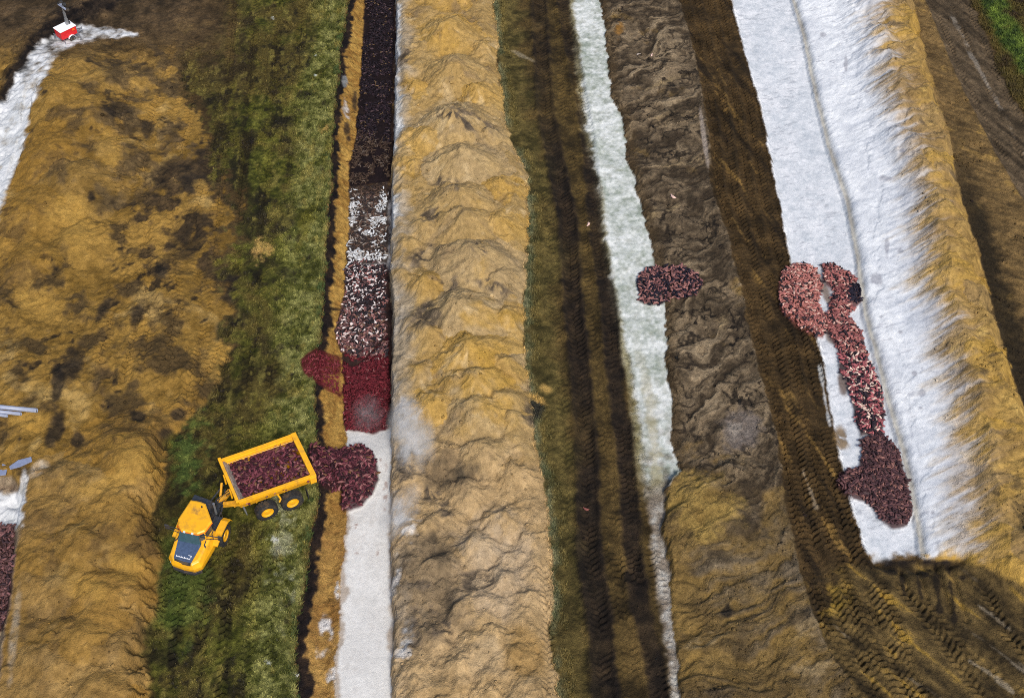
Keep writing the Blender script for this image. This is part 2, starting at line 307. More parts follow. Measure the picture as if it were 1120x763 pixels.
# ------------------------------------------------------------------ soil colours (what the ground is made of)
C = np.zeros((len(h), 3), np.float32); REG = np.zeros(len(h), np.int8)
def A(*c): return np.array(c, np.float32)
def lerp(a, b, t): return a + (b - a) * np.clip(t, 0, 1)[:, None]
def put(mask, col, reg=None):
    global C
    mask = np.clip(mask, 0, 1)
    C = C + (col - C) * mask[:, None]
    if reg is not None: REG[mask > .5] = reg
tint = np.random.default_rng(5).uniform(-1, 1, 400).astype(np.float32)
n2 = fbm(X, Y, 2.3, 5, 61); n3 = fbm(X, Y, 6.0, 5, 62); n4 = fbm(X, Y, .7, 3, 63); n5 = fbm(X, Y, .28, 2, 64)
ridB = 1 - np.abs(fbm(X, Y, 1.7, 4, 65)) * 2.4
e = {k: (U1 - edge(P, V1)) / PPM for k, P in dict(G1=G1,G2=G2,T1=T1,T2=T2,R2=R2,WL=WL,WR=WR,TB=TB,RL=RL,CH=CH,RE=RE,RD=RD,RDR=RDR).items()}
# base: brown trampled soil
base = lerp(A(.058,.036,.016), A(.15,.098,.044), .5 + .8 * n2 + .35 * n4)
C[:] = base
# left sand
sandA, sandB, sandC = A(.27,.168,.052), A(.155,.094,.026), A(.34,.235,.095)
sand = lerp(np.broadcast_to(sandB, C.shape), sandA, .5 + 1.0 * n3 + .5 * n4)
sand = lerp(sand, A(.085,.058,.028), .95 * sst(.0, .5, n2 + .35 * n4 + .15 * sst(60, 200, U1)))
sand = lerp(sand, sandC, .8 * sst(.25, .7, fbm(X, Y, 3.1, 4, 66) + .2 * n4))
sand = lerp(sand, A(.035,.026,.018), .9 * sst(.30, .55, fbm(X, Y, 1.6, 4, 67) + .25 * n4 - .10 + .12 * ell(180,200,110,170,0,.3)))
wG = .15 + 2.4 * sst(440, 340, V1)
mS = sst(.15, -.15, (dG1 * .5 + e['G1'] * .5 + .25 * n4 * wG + wG * (.9 * n2 + .5 * n3) + .5 * wG * .6) / (.4 + .6 * np.maximum(wG, 1))) * sst(25, 75, V1 + 16 * n2)
mS = mS * (1 - .0)
put(mS, sand, 1)
lowS = mS * sst(490, 560, V1)
tS = np.where(idL >= 0, tint[idL + 100], 0) * (hL > .1)
put(mS * .55 * np.clip(tS, 0, 1), lerp(A(.32,.185,.05), A(.24,.14,.04), .5 + n4)); put(mS * .55 * np.clip(-tS, 0, 1), lerp(A(.20,.135,.062), A(.30,.21,.10), .5 + n4))
onH = (hL > .15) * mS
put(onH * .8 * sst(.22, .65, skL * .6 + .6 * n2 + .35 * n4), lerp(A(.10,.068,.03), A(.16,.10,.04), .5 + n4)); put(onH * .7 * sst(.2, .6, -skL * .6 + .5 * n3 + .4 * n4), lerp(A(.38,.25,.09), A(.30,.19,.06), .5 + n4))
put(lowS * .35, lerp(A(.30,.185,.07), A(.17,.10,.032), .5 + 1.1 * folds * .6 + .5 * n2))
put(lowS * .5 * sst(.15, .6, fbm(X, Y, 2.5, 4, 68)), np.broadcast_to(A(.37,.25,.11), C.shape))
# mottled top-left transition
put(mS * .85 * ell(165,140,90,100) * sst(-.25, .35, n2 + .3 * n4), lerp(A(.055,.04,.024), A(.13,.09,.045), .5 + n4))
put(.85 * ell(205,235,60,110,15) * sst(-.15, .3, n2 + .4 * n4), lerp(A(.03,.023,.018), A(.09,.06,.032), .5 + n4))
put(.8 * ell(225,290,46,70,0) * sst(-.15, .3, n3 + .4 * n4), np.broadcast_to(A(.04,.03,.02), C.shape))
for (u, v, ru, rv, r) in [(150,345,8,16,20),(176,297,10,10,0),(112,340,7,18,30),(60,470,9,26,12),(85,480,8,12,0),(75,405,14,28,15),(62,420,8,30,5),(130,120,18,12,0),(160,140,10,10,0),(100,215,6,10,0),(195,452,10,8,0),(150,455,10,7,0),(182,475,10,8,0),(245,300,14,12,0),(255,320,12,16,30),(210,200,20,14,0)]:
    put(.85 * ell(u, v, ru, rv, r, .5), lerp(A(.026,.022,.02), A(.06,.045,.03), .5 + n4))
for (u, v, ru, rv, r) in [(150,500,34,26,10),(115,530,34,12,-15),(75,230,30,20,0),(120,160,18,20,0),(40,330,30,18,20),(220,205,9,9,0),(88,250,24,26,0),(235,395,16,26,20),(95,640,30,18,10),(140,620,24,20,0),(30,460,24,16,0)]:
    put(.55 * ell(u, v, ru, rv, r, .45), lerp(A(.42,.27,.085), A(.33,.20,.055), .5 + n4))
put(.75 * mS * sst(.35, .6, sst(58, 150, U1) * sst(300, 430, V1) * ell(90,400,40,50,0,.4)) * sst(-.1, .4, n2 + .3), lerp(A(.07,.05,.03), A(.14,.09,.045), .5 + n4))
# top-left dark ring and lime
top = sst(85, 15, V1 + 26 * n2 + 14 * n4) * sst(275, 190, U1 + 26 * n2)
put(top * .8 + 0, lerp(A(.05,.036,.022), A(.11,.075,.045), .5 + n2 + .5 * n4), 0)
dA1, _, _ = pdist(ARC, U1, V1)
put(sst(15, 5, dA1 + 5 * n2 + 3 * n4), lerp(A(.018,.014,.014), A(.05,.036,.026), .4 + n4))
dL1, _, sL1 = pdist(LC, U1, V1); sg = -dL1 * sL1
limeC = lerp(A(.40,.43,.45), A(.62,.63,.65), .6 + .5 * n4 + .5 * n2)
sideL = (-(sLC))   # sign of the inner side, fixed below
LIMEP = LIMEP0; _unused = [(150,38),(112,42),(84,46),(62,64),(46,88),(34,118),(30,150),(20,180),(8,208),(-2,240),(-30,240),(-30,118),(8,112),(18,80),(34,60),(46,44),(62,34),(86,24),(120,30)]
qL = polyin(LIMEP, U1, V1) + 5 * n2 + 3 * n4
put(sst(-2, 4, qL) * np.clip(.62 + .5 * sst(60, 130, V1) + .7 * n4 + .4 * n2, 0, 1), limeC, 5)
# far-left trench end
qT = polyin(LT, U1, V1) / PPM
put(sst(-.15, .15, qT + .2 * n4), lerp(A(.30,.24,.17), A(.14,.10,.07), .5 + n4), 2)
put(sst(-.2, .2, polyin([(-40,538),(26,540),(24,574),(14,580),(-40,582)], U1, V1) / PPM + .3 * n4), limeC, 5)
put(.8 * ell(42,512,14,8,-35,.4), lerp(A(.55,.5,.42), A(.3,.2,.1), .4 + n4)); put(.8 * ell(25,530,5,22,8,.5), limeC)
put(.55 * ell(16,690,6,60,6,.4), lerp(A(.36,.33,.28), A(.25,.18,.10), .4 + n4))
# grass
gA, gB, gC = A(.050,.055,.010), A(.125,.122,.028), A(.090,.066,.022)
gr = lerp(np.broadcast_to(gA, C.shape), gB, .5 + .7 * n2 + .7 * n4 + .5 * n5)
rightg = sst(-4.6, -1.8, e['G2'] + 1.2 * n2)
gr = lerp(gr, gC, .85 * sst(-.35, .35, n3 + .5 * n2 + .3 * n4 - .5 * rightg))
gr = lerp(gr, A(.026,.020,.011), .85 * sst(0, .5, fbm(X, Y, 3.0, 4, 71) + .35 * trk + .25 * n4 - .45 * rightg + .25 * sst(330, 60, V1) * sst(300, 250, U1)))
gr = lerp(gr, lerp(A(.080,.090,.022), A(.165,.165,.066), .5 + n4 + .7 * n5), .8 * rightg * sst(-.3, .3, n2 + .3 * n4 + .3))
gr = lerp(gr, A(.13,.115,.022), .5 * sst(.15, .6, fbm(X * 1.6, Y * .5, 2.2, 4, 72) + .2 * n5))
gr = lerp(gr, A(.018,.015,.009), .75 * sst(.15, .5, fbm(X, Y * .7, 1.1, 4, 74) + .35 * n5 - .25 * rightg))
gr = lerp(gr, A(.16,.135,.04), .65 * sst(.2, .55, fbm(X * 1.3, Y * .6, .8, 4, 75) + .2 * n3))
mG = sst(-.5, .5, (dG1 * .5 + e['G1'] * .5 + .5 * n4 + .4 * n2 + wG * (.8 * n2 + .5 * n3 + .5 * n4)) / (.4 + .6 * np.maximum(wG, 1))) * sst(.08, -.08, dG2 * .7 + e['G2'] * .3) * sst(10, 75, np.maximum(V1 * .8 + 22 * n2 - 10, (U1 - 205) * .9 + 16 * n3 + 14 * n2))
put(mG, gr, 3)
put(.6 * mG * ell(203,500,24,46,10,.9) * sst(-.4, .2, n2 + n4), lerp(A(.035,.075,.016), A(.09,.14,.035), .5 + n4))
put(.6 * mG * ell(200,640,34,70,0,.5), lerp(A(.045,.080,.016), A(.105,.145,.036), .5 + n4))
put(.4 * mG * ell(312,590,14,76,5,.9) * sst(-.3, .2, n4 + .5 * n2), lerp(A(.16,.18,.12), A(.28,.29,.24), .5 + n4))
for (u, v, ru, rv, r) in [(352,138,9,8,-30),(289,270,12,6,40),(283,285,5,12,-20)]: put(.7 * ell(u, v, ru, rv, r, .8) * sst(-.3, .3, n4 + .6 * n2), np.broadcast_to(A(.34,.225,.085), C.shape))
for (u, v, ru, rv) in [(300,590,7,4),(295,725,6,3),(328,738,6,6),(345,82,2,2),(298,20,2,2),(345,62,2,2)]: put(.75 * ell(u, v, ru * .9, rv, 20, .8) * sst(-.2, .3, n4 + n5), np.broadcast_to(A(.45,.48,.46), C.shape))
# left trench wall: dark topsoil over yellow sand
wl = lerp(A(.42,.265,.085), A(.26,.15,.045), .5 + 1.0 * n2 + .5 * n4)
wl = lerp(wl, A(.20,.10,.03), .7 * sst(.3, .8, ridB - .2))
wl = lerp(wl, A(.09,.05,.02), .85 * sst(.45, .62, aniso(X, Y, .35, 1.6, .35, 3, 73)))
inT = sst(0, .1, dG2) * sst(.12, 0, dT2)
put(inT, wl, 2)
put(inT * sst(500, 600, V1) * .5, lerp(A(.28,.17,.07), A(.17,.09,.035), .5 + n2))
put(inT * sst(.85, .55, dG2 + .25 * n4 + .35 * n2 - .2 * sst(560, 640, V1)), lerp(A(.018,.014,.016), A(.05,.032,.022), .4 + n4))
put(.6 * inT * ell(379,121,4,13,-10,.7) * sst(-.2, .3, n4 + n2), limeC); put(.4 * inT * ell(377,90,3,6,0,.7), limeC)
for (u, v, ru, rv) in [(379,142,4,9),(381,152,3,4),(388,110,4,12)]: put(.8 * inT * ell(u, v, ru, rv, 0, .5), np.broadcast_to(A(.03,.022,.02), C.shape))
put(.9 * inT * ell(358,265,14,3,4,.4), np.broadcast_to(A(.03,.02,.015), C.shape)); put(.9 * inT * ell(364,338,12,3,6,.4), np.broadcast_to(A(.03,.02,.015), C.shape))
for (u, v, ru, rv) in [(356,690,5,22),(365,735,6,30),(350,715,4,10),(368,640,3,16)]: put(.75 * inT * ell(u, v, ru * 1.3, rv * 1.1, -8, .8) * sst(-.3, .25, n4 + .8 * n2), limeC)
# trench floor
fl = sst(-.05, .08, dT1) * sst(.12, -.02, dT2)
panel = .5 + .5 * np.sign(np.sin(Y * 1.9 + .4 * n2)) * .3
limeF = lerp(A(.50,.49,.475), A(.64,.635,.625), .55 + .4 * n2 + .35 * n4 + .15 * panel)
pb = vnoise(np.floor(Y / 1.9 + .3 * n_l) * 7.3, np.floor((X + 16) / 1.3 + .2 * n_m) * 5.1) - .5
limeF = lerp(limeF, A(.44,.42,.40), np.clip(pb * .9, 0, 1) + .4 * sst(.3, .6, n4 + .5 * n2))
put(fl * sst(462, 472, V1), limeF, 5)
put(fl * sst(540, 560, V1) * .65 * sst(.5, .1, np.minimum(dT1, -dT2 + .1) + .5 * n2 + .25 * n4), np.broadcast_to(A(.26,.18,.11), C.shape))
put(fl * sst(462, 472, V1) * .7 * sst(.35, .6, n2 + .3 * n4) * sst(.5, .2, dT1), np.broadcast_to(A(.34,.23,.12), C.shape))
for (u, v, ru, rv) in [(382,568,6,3),(392,572,5,2),(412,604,2,3),(390,605,3,2),(386,577,3,3),(422,530,3,26),(416,505,2,8)]: put(.6 * fl * ell(u, v, ru, rv, 0, .9) * sst(-.3, .3, n4 + n5), np.broadcast_to(A(.20,.10,.07), C.shape))
put(fl * sst(472, 462, V1), lerp(A(.03,.018,.02), A(.07,.04,.03), .4 + n4), 2)
put(fl * .8 * (V1 < 205) * sst(.12, .4, fbm(X, Y, 1.4, 3, 170)), lerp(A(.05,.03,.016), A(.22,.14,.05), .3 + n4))
put(fl * ell(400,190,30,40,0,.3) * .8, lerp(A(.06,.035,.018), A(.12,.07,.035), .4 + n4))
put(fl * sst(200, 225, V1 + 8 * n2) * sst(300, 285, V1) * .8, lerp(A(.04,.03,.028), A(.5,.5,.52), .35 + 1.6 * n2 + .8 * n4))
# middle ridge
mr = sst(-.06, .1, dT2) * np.maximum(sst(.12, -.1, dR2 + .5 * n_s), sst(.08, .16, mid + .05 * n4))
rs = lerp(A(.36,.25,.115), A(.25,.165,.065), .5 + .9 * n2 + .2 * rill + .4 * n4)
rs = lerp(rs, A(.44,.32,.16), .55 * sst(.1, .7, rill2 * .6 + .2 * rill + .5 * n4 + .12))
rs = lerp(rs, A(.21,.15,.082), .75 * sst(.15, .6, fbm(lam, (X - xc) * .35, 1.5, 4, 81) + .15 * n4))
tC = np.where(idC >= 0, tint[idC], 0) * np.where(hC >= mid - .45, 1, 0)
rs = lerp(rs, A(.42,.26,.07), np.clip(tC + .8 * n2, 0, 1) * .5); rs = lerp(rs, A(.33,.255,.16), np.clip(-tC + .8 * n2, 0, 1) * .5)
rs = lerp(rs, A(.17,.12,.07), .7 * sst(.25, .7, skC * .6 + .7 * n2 + .4 * n4)); rs = lerp(rs, A(.46,.36,.22), .5 * sst(.2, .6, -skC * .6 + .6 * n3 + .4 * n4))
put(mr, rs, 1)
put(mr * .55 * sst(.15, .6, fbm(X, Y, 2.8, 4, 82) - .2 + .9 * ell(540,360,40,130,0,.3) * .6), lerp(A(.40,.25,.06), A(.32,.19,.045), .5 + n4))
lo = mr * sst(455, 530, V1 + 24 * n2 )
put(lo * .85, lerp(A(.27,.19,.105), A(.39,.28,.16), .5 + n2 + .5 * n4))
put(lo * .85 * ell(470,640,52,72,0,.4), lerp(A(.080,.064,.047), A(.175,.130,.082), .5 + .9 * n2 + .6 * n4))
put(lo * .8 * ell(545,620,50,60,0,.4), lerp(A(.40,.325,.24), A(.34,.25,.155), .5 + .8 * n2 + .4 * n4))
put(lo * .8 * ell(572,715,26,34,0,.4), lerp(A(.28,.18,.075), A(.20,.125,.05), .5 + .8 * n2)); put(lo * .8 * ell(530,715,24,26,-20,.4), lerp(A(.40,.31,.2), A(.3,.22,.13), .5 + n2))
put(mr * .8 * ell(490,515,36,24,10,.5), lerp(A(.05,.045,.038), A(.14,.10,.06), .5 + n2 + .6 * n4))
for (u, v, ru, rv, r) in [(500,127,16,10,20),(518,135,22,6,25),(470,235,10,5,-30),(490,200,12,5,20),(470,275,16,5,-30),(455,285,8,8,0),(465,345,14,10,-20),(495,310,14,6,-20),(440,60,6,18,10),(455,80,5,4,0),(520,270,10,4,30),(545,315,20,4,20),(520,635,14,10,20),(465,640,8,6,0),(462,665,12,5,0),(480,685,16,6,0),(445,505,9,16,0),(440,520,7,14,0),(470,540,9,6,0),(488,560,8,8,0),(450,690,8,14,0),(445,680,8,10,0),(590,455,12,16,0),(585,430,7,8,0)]:
    put(.9 * ell(u, v, ru * 1.5, rv * 1.5, r, .6) * sst(.0, .4, n4 * .7 + .8 * rill + .3), lerp(A(.06,.05,.042), A(.15,.115,.08), .4 + n4))
greyw = mr * sst(2.2, .1, dT2 + 1.8 * n2 + .9 * n_m + 1.2 * skC + .5 * n4) * np.clip(sst(500, 420, V1) + .35, 0, 1)
put(greyw * .7, lerp(A(.27,.235,.19), A(.46,.44,.41), .4 + 1.1 * n2 + .6 * n4))
put(mr * .85 * sst(.8, .1, dT2 + 1.3 * n2 + .9 * n_m + .4 * n4) * (V1 < 300), limeC)
for (u, v, ru, rv, r) in [(446,455,15,22,-10),(452,480,12,18,-10),(438,560,12,26,-25),(446,575,8,16,-30),(437,700,8,24,20),(430,640,5,40,5),(441,712,6,6,0)]:
    put(.5 * mr * ell(u, v, ru * 1.2, rv * 1.1, r, .9) * sst(-.25, .35, n4 + .9 * n2 + skC), limeC)
# green and brown beside the ridge, ruts
ms = sst(-.1, .1, dR2) * sst(.9, -.4, e['WL'] + .4 * n2)
st_ = lerp(A(.046,.032,.014), A(.115,.078,.030), .5 + .9 * n2 + .5 * n4)
st_ = lerp(st_, lerp(A(.066,.056,.019), A(.14,.110,.040), .5 + n4 + .5 * n2), .8 * sst(.6, -.3, (e['R2'] - 2.4) / 2.4 + .7 * n2 + .3 * n3) * (1 - .3 * sst(560, 700, V1)))
st_ = lerp(st_, A(.16,.105,.042), .7 * sst(1, -1, np.abs(e['WL'] + 2.0) - .7) * sst(-.3, .4, n2 + .2) * sst(250, 700, V1))
put(ms, st_, 4)
put(.7 * ms * sst(-.9, -.2, e['WL'] + .25 * n4) * sst(560, 480, V1), lerp(A(.24,.22,.12), A(.36,.34,.24), .5 + n4))
put(.7 * ms * sst(.9, .2, e['R2'] + .4 * n4) * sst(-.1, .4, n2 + .2), lerp(A(.07,.09,.05), A(.15,.17,.12), .5 + n4))
put(ms * .9 * ell(583,447,14,18,0,.5), np.broadcast_to(A(.022,.02,.028), C.shape)); put(ms * .9 * ell(597,425,9,6,20,.4), np.broadcast_to(A(.38,.25,.09), C.shape)); put(.9 * ell(587,436,14,5,25,.4), np.broadcast_to(A(.38,.25,.09), C.shape))
put(ms * .6 * ell(573,62,16,2.5,25,.6), np.broadcast_to(A(.25,.215,.155), C.shape))
for R_, w0 in ((R_1, .95), (R_2, .72)):
    wp = [tuple(float(q) for q in un(a, b)) for a, b in R_]; d, run, _ = pdist(wp, X, Y)
    put(ms * .88 * sst(w0 + .25, w0 - .25, d + .25 * n2 + .2 * n4) * np.clip(.75 + .9 * n3 + .35 * sst(150, 400, V1), 0, 1), lerp(A(.020,.015,.014), A(.045,.031,.022), .45 + n4))
# soil fill between the strip and the road
mm_ = sst(-.1, .1, e['WR'] + .15 * n4 + 2.0 * wob) * sst(.15, -.15, dTB)
sf = lerp(A(.060,.044,.029), A(.165,.125,.082), .5 + .8 * n2 + 1.0 * sw + .4 * n4)
sf = lerp(sf, A(.026,.02,.016), .85 * sst(.3, .6, ridB - .5 + .4 * n2 + .2 * n4))
sf = lerp(sf, A(.020,.016,.014), .9 * sst(.035, .012, np.abs(fbm(X, Y, 2.8, 4, 93)) + .02 * n4 + .03 * (n3 < .05)))
sf = lerp(sf, A(.20,.13,.045), .75 * sst(.2, .6, fbm(X, Y, 2.6, 4, 91) - .25 + .35 * sst(400, 520, V1)))
sf = lerp(sf, A(.27,.21,.14), .75 * sst(.25, .65, sw * .8 + fbm(X, Y, 3, 3, 92) * .6))
sf = lerp(sf, A(.085,.055,.025), .5 * sst(1.6, .2, e['WR'] + .5 * n2))
put(mm_, sf, 0)
oc = lerp(A(.20,.132,.048), A(.085,.058,.026), .5 + .8 * arcn + .7 * n2 + .3 * n4); oc = lerp(oc, A(.15,.125,.095), .6 * sst(.1, .6, n3 + .5 * arcn)); oc = lerp(oc, A(.045,.033,.021), .75 * sst(.2, .55, fbm(X, Y, 3.0, 4, 94) + .3 * arcn))
put(mm_ * .85 * sst(500, 610, V1 + 60 * n2 + 30 * n3 - .1 * (U1 - 760)), oc)
put(mm_ * .9 * ell(768,552,46,40,20,.45), lerp(A(.31,.215,.075), A(.15,.10,.035), .45 + 1.1 * n2 + .5 * n4))
put(mm_ * .85 * ell(810,470,26,28,30,.5), lerp(A(.17,.15,.14), A(.12,.10,.09), .5 + n4)); put(mm_ * .4 * ell(803,468,9,9,0,.7), np.broadcast_to(A(.36,.32,.28), C.shape))
put(mm_ * .8 * ell(795,668,7,8,0,.8), np.broadcast_to(A(.02,.018,.018), C.shape))
put(mm_ * .6 * ell(676,32,6,9,0,.8), np.broadcast_to(A(.26,.13,.03), C.shape)); put(mm_ * .8 * ell(770,150,3,40,-8,.3), lerp(A(.34,.3,.27), A(.22,.18,.15), .5 + lug))
for (u, v, ru, rv, r) in [(740,128,26,7,-8),(745,178,30,6,-8),(728,90,22,4,-20),(735,225,10,6,-20),(712,232,10,9,0),(790,355,8,9,-40),(722,312,10,5,0),(812,635,34,6,-35),(770,700,40,6,-20),(870,690,30,10,-20),(890,730,24,8,0)]:
    put(.6 * mm_ * ell(u, v, ru, rv, r, .8) * sst(-.15, .35, sw * .8 + .5 * n4 + .3 * arcn), np.broadcast_to(A(.26,.195,.11), C.shape))
# white strip
w = sst(-.35, .35, e['WL'] + .35 * n2 + .3 * n4) * sst(.06, -.06, e['WR'] + 2.0 * wob)
lw = lerp(A(.25,.285,.24), A(.62,.64,.63), .55 + .7 * n2 + .5 * n4 + .4 * n5)
mW = w * sst(555, 520, V1 + 10 * n2)
gap = np.clip(1.15 - .9 * sst(380, 560, V1) * sst(-.3, .5, fbm(X, Y, .9, 4, 95) + .3), 0, 1)
put(mW * gap, lw, 5); put(mW * .5 * sst(.2, .55, fbm(X, Y, .6, 3, 96) + .3 * n2), lerp(A(.24,.26,.21), A(.36,.37,.33), .5 + n4))
put(mW * .75 * sst(340, 460, V1) * sst(.55, .1, np.abs(e['WL'] - 1.0) / 1.2 + .4 * n4), lerp(A(.30,.27,.17), A(.5,.48,.40), .5 + n4))
put(w * sst(520, 555, V1) * .75, lerp(A(.10,.075,.05), A(.29,.26,.225), .4 + .9 * n2 + .7 * n4), 4)
put(.75 * w * sst(520, 555, V1) * sst(1.0, .2, np.abs(e['WR'] + .5) + .3 * n4) , lerp(A(.24,.21,.18), A(.48,.48,.46), .2 + 1.2 * n4 + .6 * n2 + .4 * sst(640, 740, V1)))
# brown track
mb = sst(-.15, .15, dTB) * sst(.1, -.1, dRL + .2 * n4)
tb = lerp(A(.036,.024,.012), A(.098,.062,.028), .5 + .7 * n2 + .4 * n4)
tb = lerp(tb, A(.20,.125,.045), .8 * sst(.3, .7, aniso(X, Y, math.radians(110), 7, .8, 3, 97) + .2 * n4))
tb = lerp(tb, A(.030,.021,.013), .8 * sst(.25, .7, aniso(X, Y, math.radians(110), 9, .9, 2, 98) + .3 * trk * n2))
mb2 = np.maximum(mb, sst(595, 640, V1 + 16 * n2 - .05 * (U1 - 950)) * sst(-.15, .15, dTB) * sst(700, 640, U1 * 0 + 640 - 0))
mb2 = np.maximum(mb, sst(608, 622, V1 + 6 * n2) * sst(-.15, .15, dTB))
put(mb2, tb, 4)
brm = sst(610, 650, V1 + 12 * n2) * sst(-.15, .15, dTB) * sst(860, 900, U1 + 12 * n2)
put(brm * .85 * sst(-.05, .35, fbm(X, Y, 2.0, 4, 99) + .2 * n4 - .08), lerp(A(.36,.24,.05), A(.17,.105,.03), .4 + n2 + .6 * n4))
put(brm * .8 * sst(.25, .5, fbm(X, Y, 1.1, 4, 100) + .2 * n4), np.broadcast_to(A(.03,.023,.016), C.shape))
d1, _, _ = pdist([(1060,720),(1085,735),(1108,755)], U1, V1); put(.0 * sst(4, 1, d1 + 2 * n4 + 2 * n2), np.broadcast_to(A(.42,.38,.30), C.shape))
d1, _, _ = pdist([(975,625),(1010,645),(1060,668),(1090,700)], U1, V1); put(.75 * sst(7, 2, d1 + 3 * n4 + 3 * n2), np.broadcast_to(A(.26,.17,.045), C.shape))
d1, _, _ = pdist([(878,515),(886,535),(893,555)], U1, V1); put(.55 * sst(2.2, .4, d1 + 2 * n4 + 2 * n2), np.broadcast_to(A(.34,.27,.19), C.shape))
d1, _, _ = pdist([(897,402),(903,440),(908,465)], U1, V1); put(.6 * sst(2.4, .5, d1 + 2 * n4 + 2 * n2), limeC)
d1, _, _ = pdist([(905,600),(912,615),(906,585)], U1, V1); put(.0 * d1, limeC)
# right lime
hi = sst(613, 602, V1 + 12 * n2 + 7 * n4 + 4 * n_f)
ml = sst(-.08, .12, e['RL'] + .18 * n2 + .15 * n4) * sst(.25, -.05, e['CH'] + .1 * n4) * hi
l1 = lerp(A(.43,.47,.52), A(.64,.655,.69), .55 + .45 * n2 + .4 * n4 + .3 * n5)
put(ml, l1, 5)
put(ml * .6 * sst(.3, .6, aniso(X, Y, .3, .9, .22, 3, 101) + .35 * n2), np.broadcast_to(A(.30,.32,.36), C.shape)); put(ml * .5 * sst(.5, .15, np.abs(dRL - .9 * 1.0 - 1.2) + .4 * n2) * 0, limeC)
RB = [(925,-60),(952,0),(962,80),(980,130),(996,200),(1002,290),(1018,340),(1036,420),(1046,480),(1042,540),(1045,600),(1050,640)]
fe = (U1 - edge(RB, V1)) / PPM
bk = sst(-.05, .2, e['CH'] + .1 * n4)
# right ridge sand first, then the lime blown over its west slope in streaks
rg = bk * sst(.1, -.1, e['RE'] + .4 * n2 + .2 * n4 - .2) * sst(632, 612, V1 + 10 * n2 + 5 * n4 - .28 * (U1 - 1040))
rsd = lerp(A(.22,.14,.05), A(.36,.24,.085), .5 + .8 * n2 + .5 * streak + .3 * n4)
rsd = lerp(rsd, A(.17,.11,.045), .7 * sst(.15, .6, fbm(X, Y, 2.4, 4, 110) + .35 * streak))
rsd = lerp(rsd, A(.33,.20,.04), .45 * sst(300, 480, V1) * sst(-.2, .5, n3 + n2))
tR = np.where(idR >= 0, tint[idR + 200], 0)
rsd = lerp(rsd, A(.40,.25,.06), np.clip(tR + .8 * n2, 0, 1) * .5); rsd = lerp(rsd, A(.22,.155,.085), np.clip(-tR + .8 * n2, 0, 1) * .5)
rsd = lerp(rsd, A(.10,.07,.035), .85 * sst(.2, .65, skR * .8 + .6 * n2 + .4 * n4)); rsd = lerp(rsd, A(.43,.30,.11), .7 * sst(.25, .65, -skR * .8 + .4 * n3 + .4 * n4))
put(rg, rsd, 1)
lb = bk * hi * sst(2.4, -2.0, fe + 2.6 * streak + .9 * n2 + .5 * n4)
l2 = lerp(A(.46,.49,.55), A(.72,.74,.77), .5 + .5 * n2 + .3 * streak + .3 * n4 + .25 * sst(0, -6, fe))
put(lb, l2, 5)
put(lb * .55 * sst(.38, .7, aniso(X, Y, .1, .8, .2, 3, 102) + .4 * n2 + .2 * n4), np.broadcast_to(A(.30,.31,.36), C.shape))
put(bk * hi * .3 * sst(5, -1, fe + 2.2 * streak + n2) * sst(-2.4, 1, fe), np.broadcast_to(A(.33,.29,.27), C.shape))
gap2 = np.exp(-((e['CH'] - .2 + .12 * n4) / .28) ** 2) * hi
put(gap2 * .8, lerp(A(.20,.18,.14), A(.40,.38,.32), .4 + n2 + .5 * n4))
for (u, v, ru, rv, r) in [(948,100,3,2,0),(987,165,3,2,0),(968,195,10,3,0),(900,38,4,3,0),(985,275,5,3,0),(1000,408,3,3,0),(1008,430,5,4,0),(1007,446,4,3,0),(985,363,4,3,0),(1020,560,3,3,0),(957,305,8,7,0),(925,70,2,8,0),(970,270,3,14,0)]:
    put(.65 * ell(u, v, ru, rv, r, .6), np.broadcast_to(A(.26,.26,.30), C.shape))
# wet sand side of the right trench beside the heaps, blood stained ground
put(.85 * ell(921,420,6,16,-15,.4), np.broadcast_to(A(.10,.055,.035), C.shape)); put(.85 * ell(902,318,6,26,-28,.4), np.broadcast_to(A(.15,.10,.07), C.shape)); put(.8 * ell(908,365,6,16,-28,.4), np.broadcast_to(A(.13,.085,.06), C.shape))
put(.9 * ell(921,480,10,16,-20,.35) * sst(-.1, .3, n4 + .3), lerp(A(.10,.065,.03), A(.20,.13,.06), .5 + n4))
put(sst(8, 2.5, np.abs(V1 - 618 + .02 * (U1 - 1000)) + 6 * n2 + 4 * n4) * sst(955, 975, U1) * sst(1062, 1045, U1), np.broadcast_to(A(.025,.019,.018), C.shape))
# east of the ridge
me = sst(-.1, .15, e['RE'] + .4 * n2 + .2 * n4 - .2) * sst(.15, -.15, dRD)
eb = lerp(A(.10,.067,.032), A(.19,.125,.055), .5 + .7 * n2 + .6 * lineE + .3 * n4)
eb = lerp(eb, A(.27,.175,.06), .7 * sst(.25, .7, fbm(X, Y, 2.2, 4, 120) + .3 * lineE))
eb = lerp(eb, A(.034,.026,.016), .9 * sst(3.0, 1.2, e['RE'] + 1.0 * n2 + .5 * n4) * sst(110, 240, V1))
put(me, eb, 0)
mroad = sst(-.15, .15, dRD) * sst(.2, -.2, dRDR)
put(mroad, lerp(A(.06,.044,.028), A(.13,.095,.06), .5 + .8 * aniso(X, Y, math.radians(118), 8, .5, 3, 122) + .4 * n4), 4)
d1, _, _ = pdist([(1040,15),(1062,60),(1095,120),(1130,185)], U1, V1); put(.3 * sst(3, 1, d1 + 2 * n4) * sst(-.2, .3, n2 + .1), np.broadcast_to(A(.36,.34,.31), C.shape))
mf = sst(-.15, .3, dRDR + .6 * n2)
put(mf, lerp(A(.10,.075,.022), A(.055,.045,.014), .5 + n2 + .4 * n4), 3)
d1, _, _ = pdist([(1075,-30),(1095,20),(1125,70)], U1, V1)
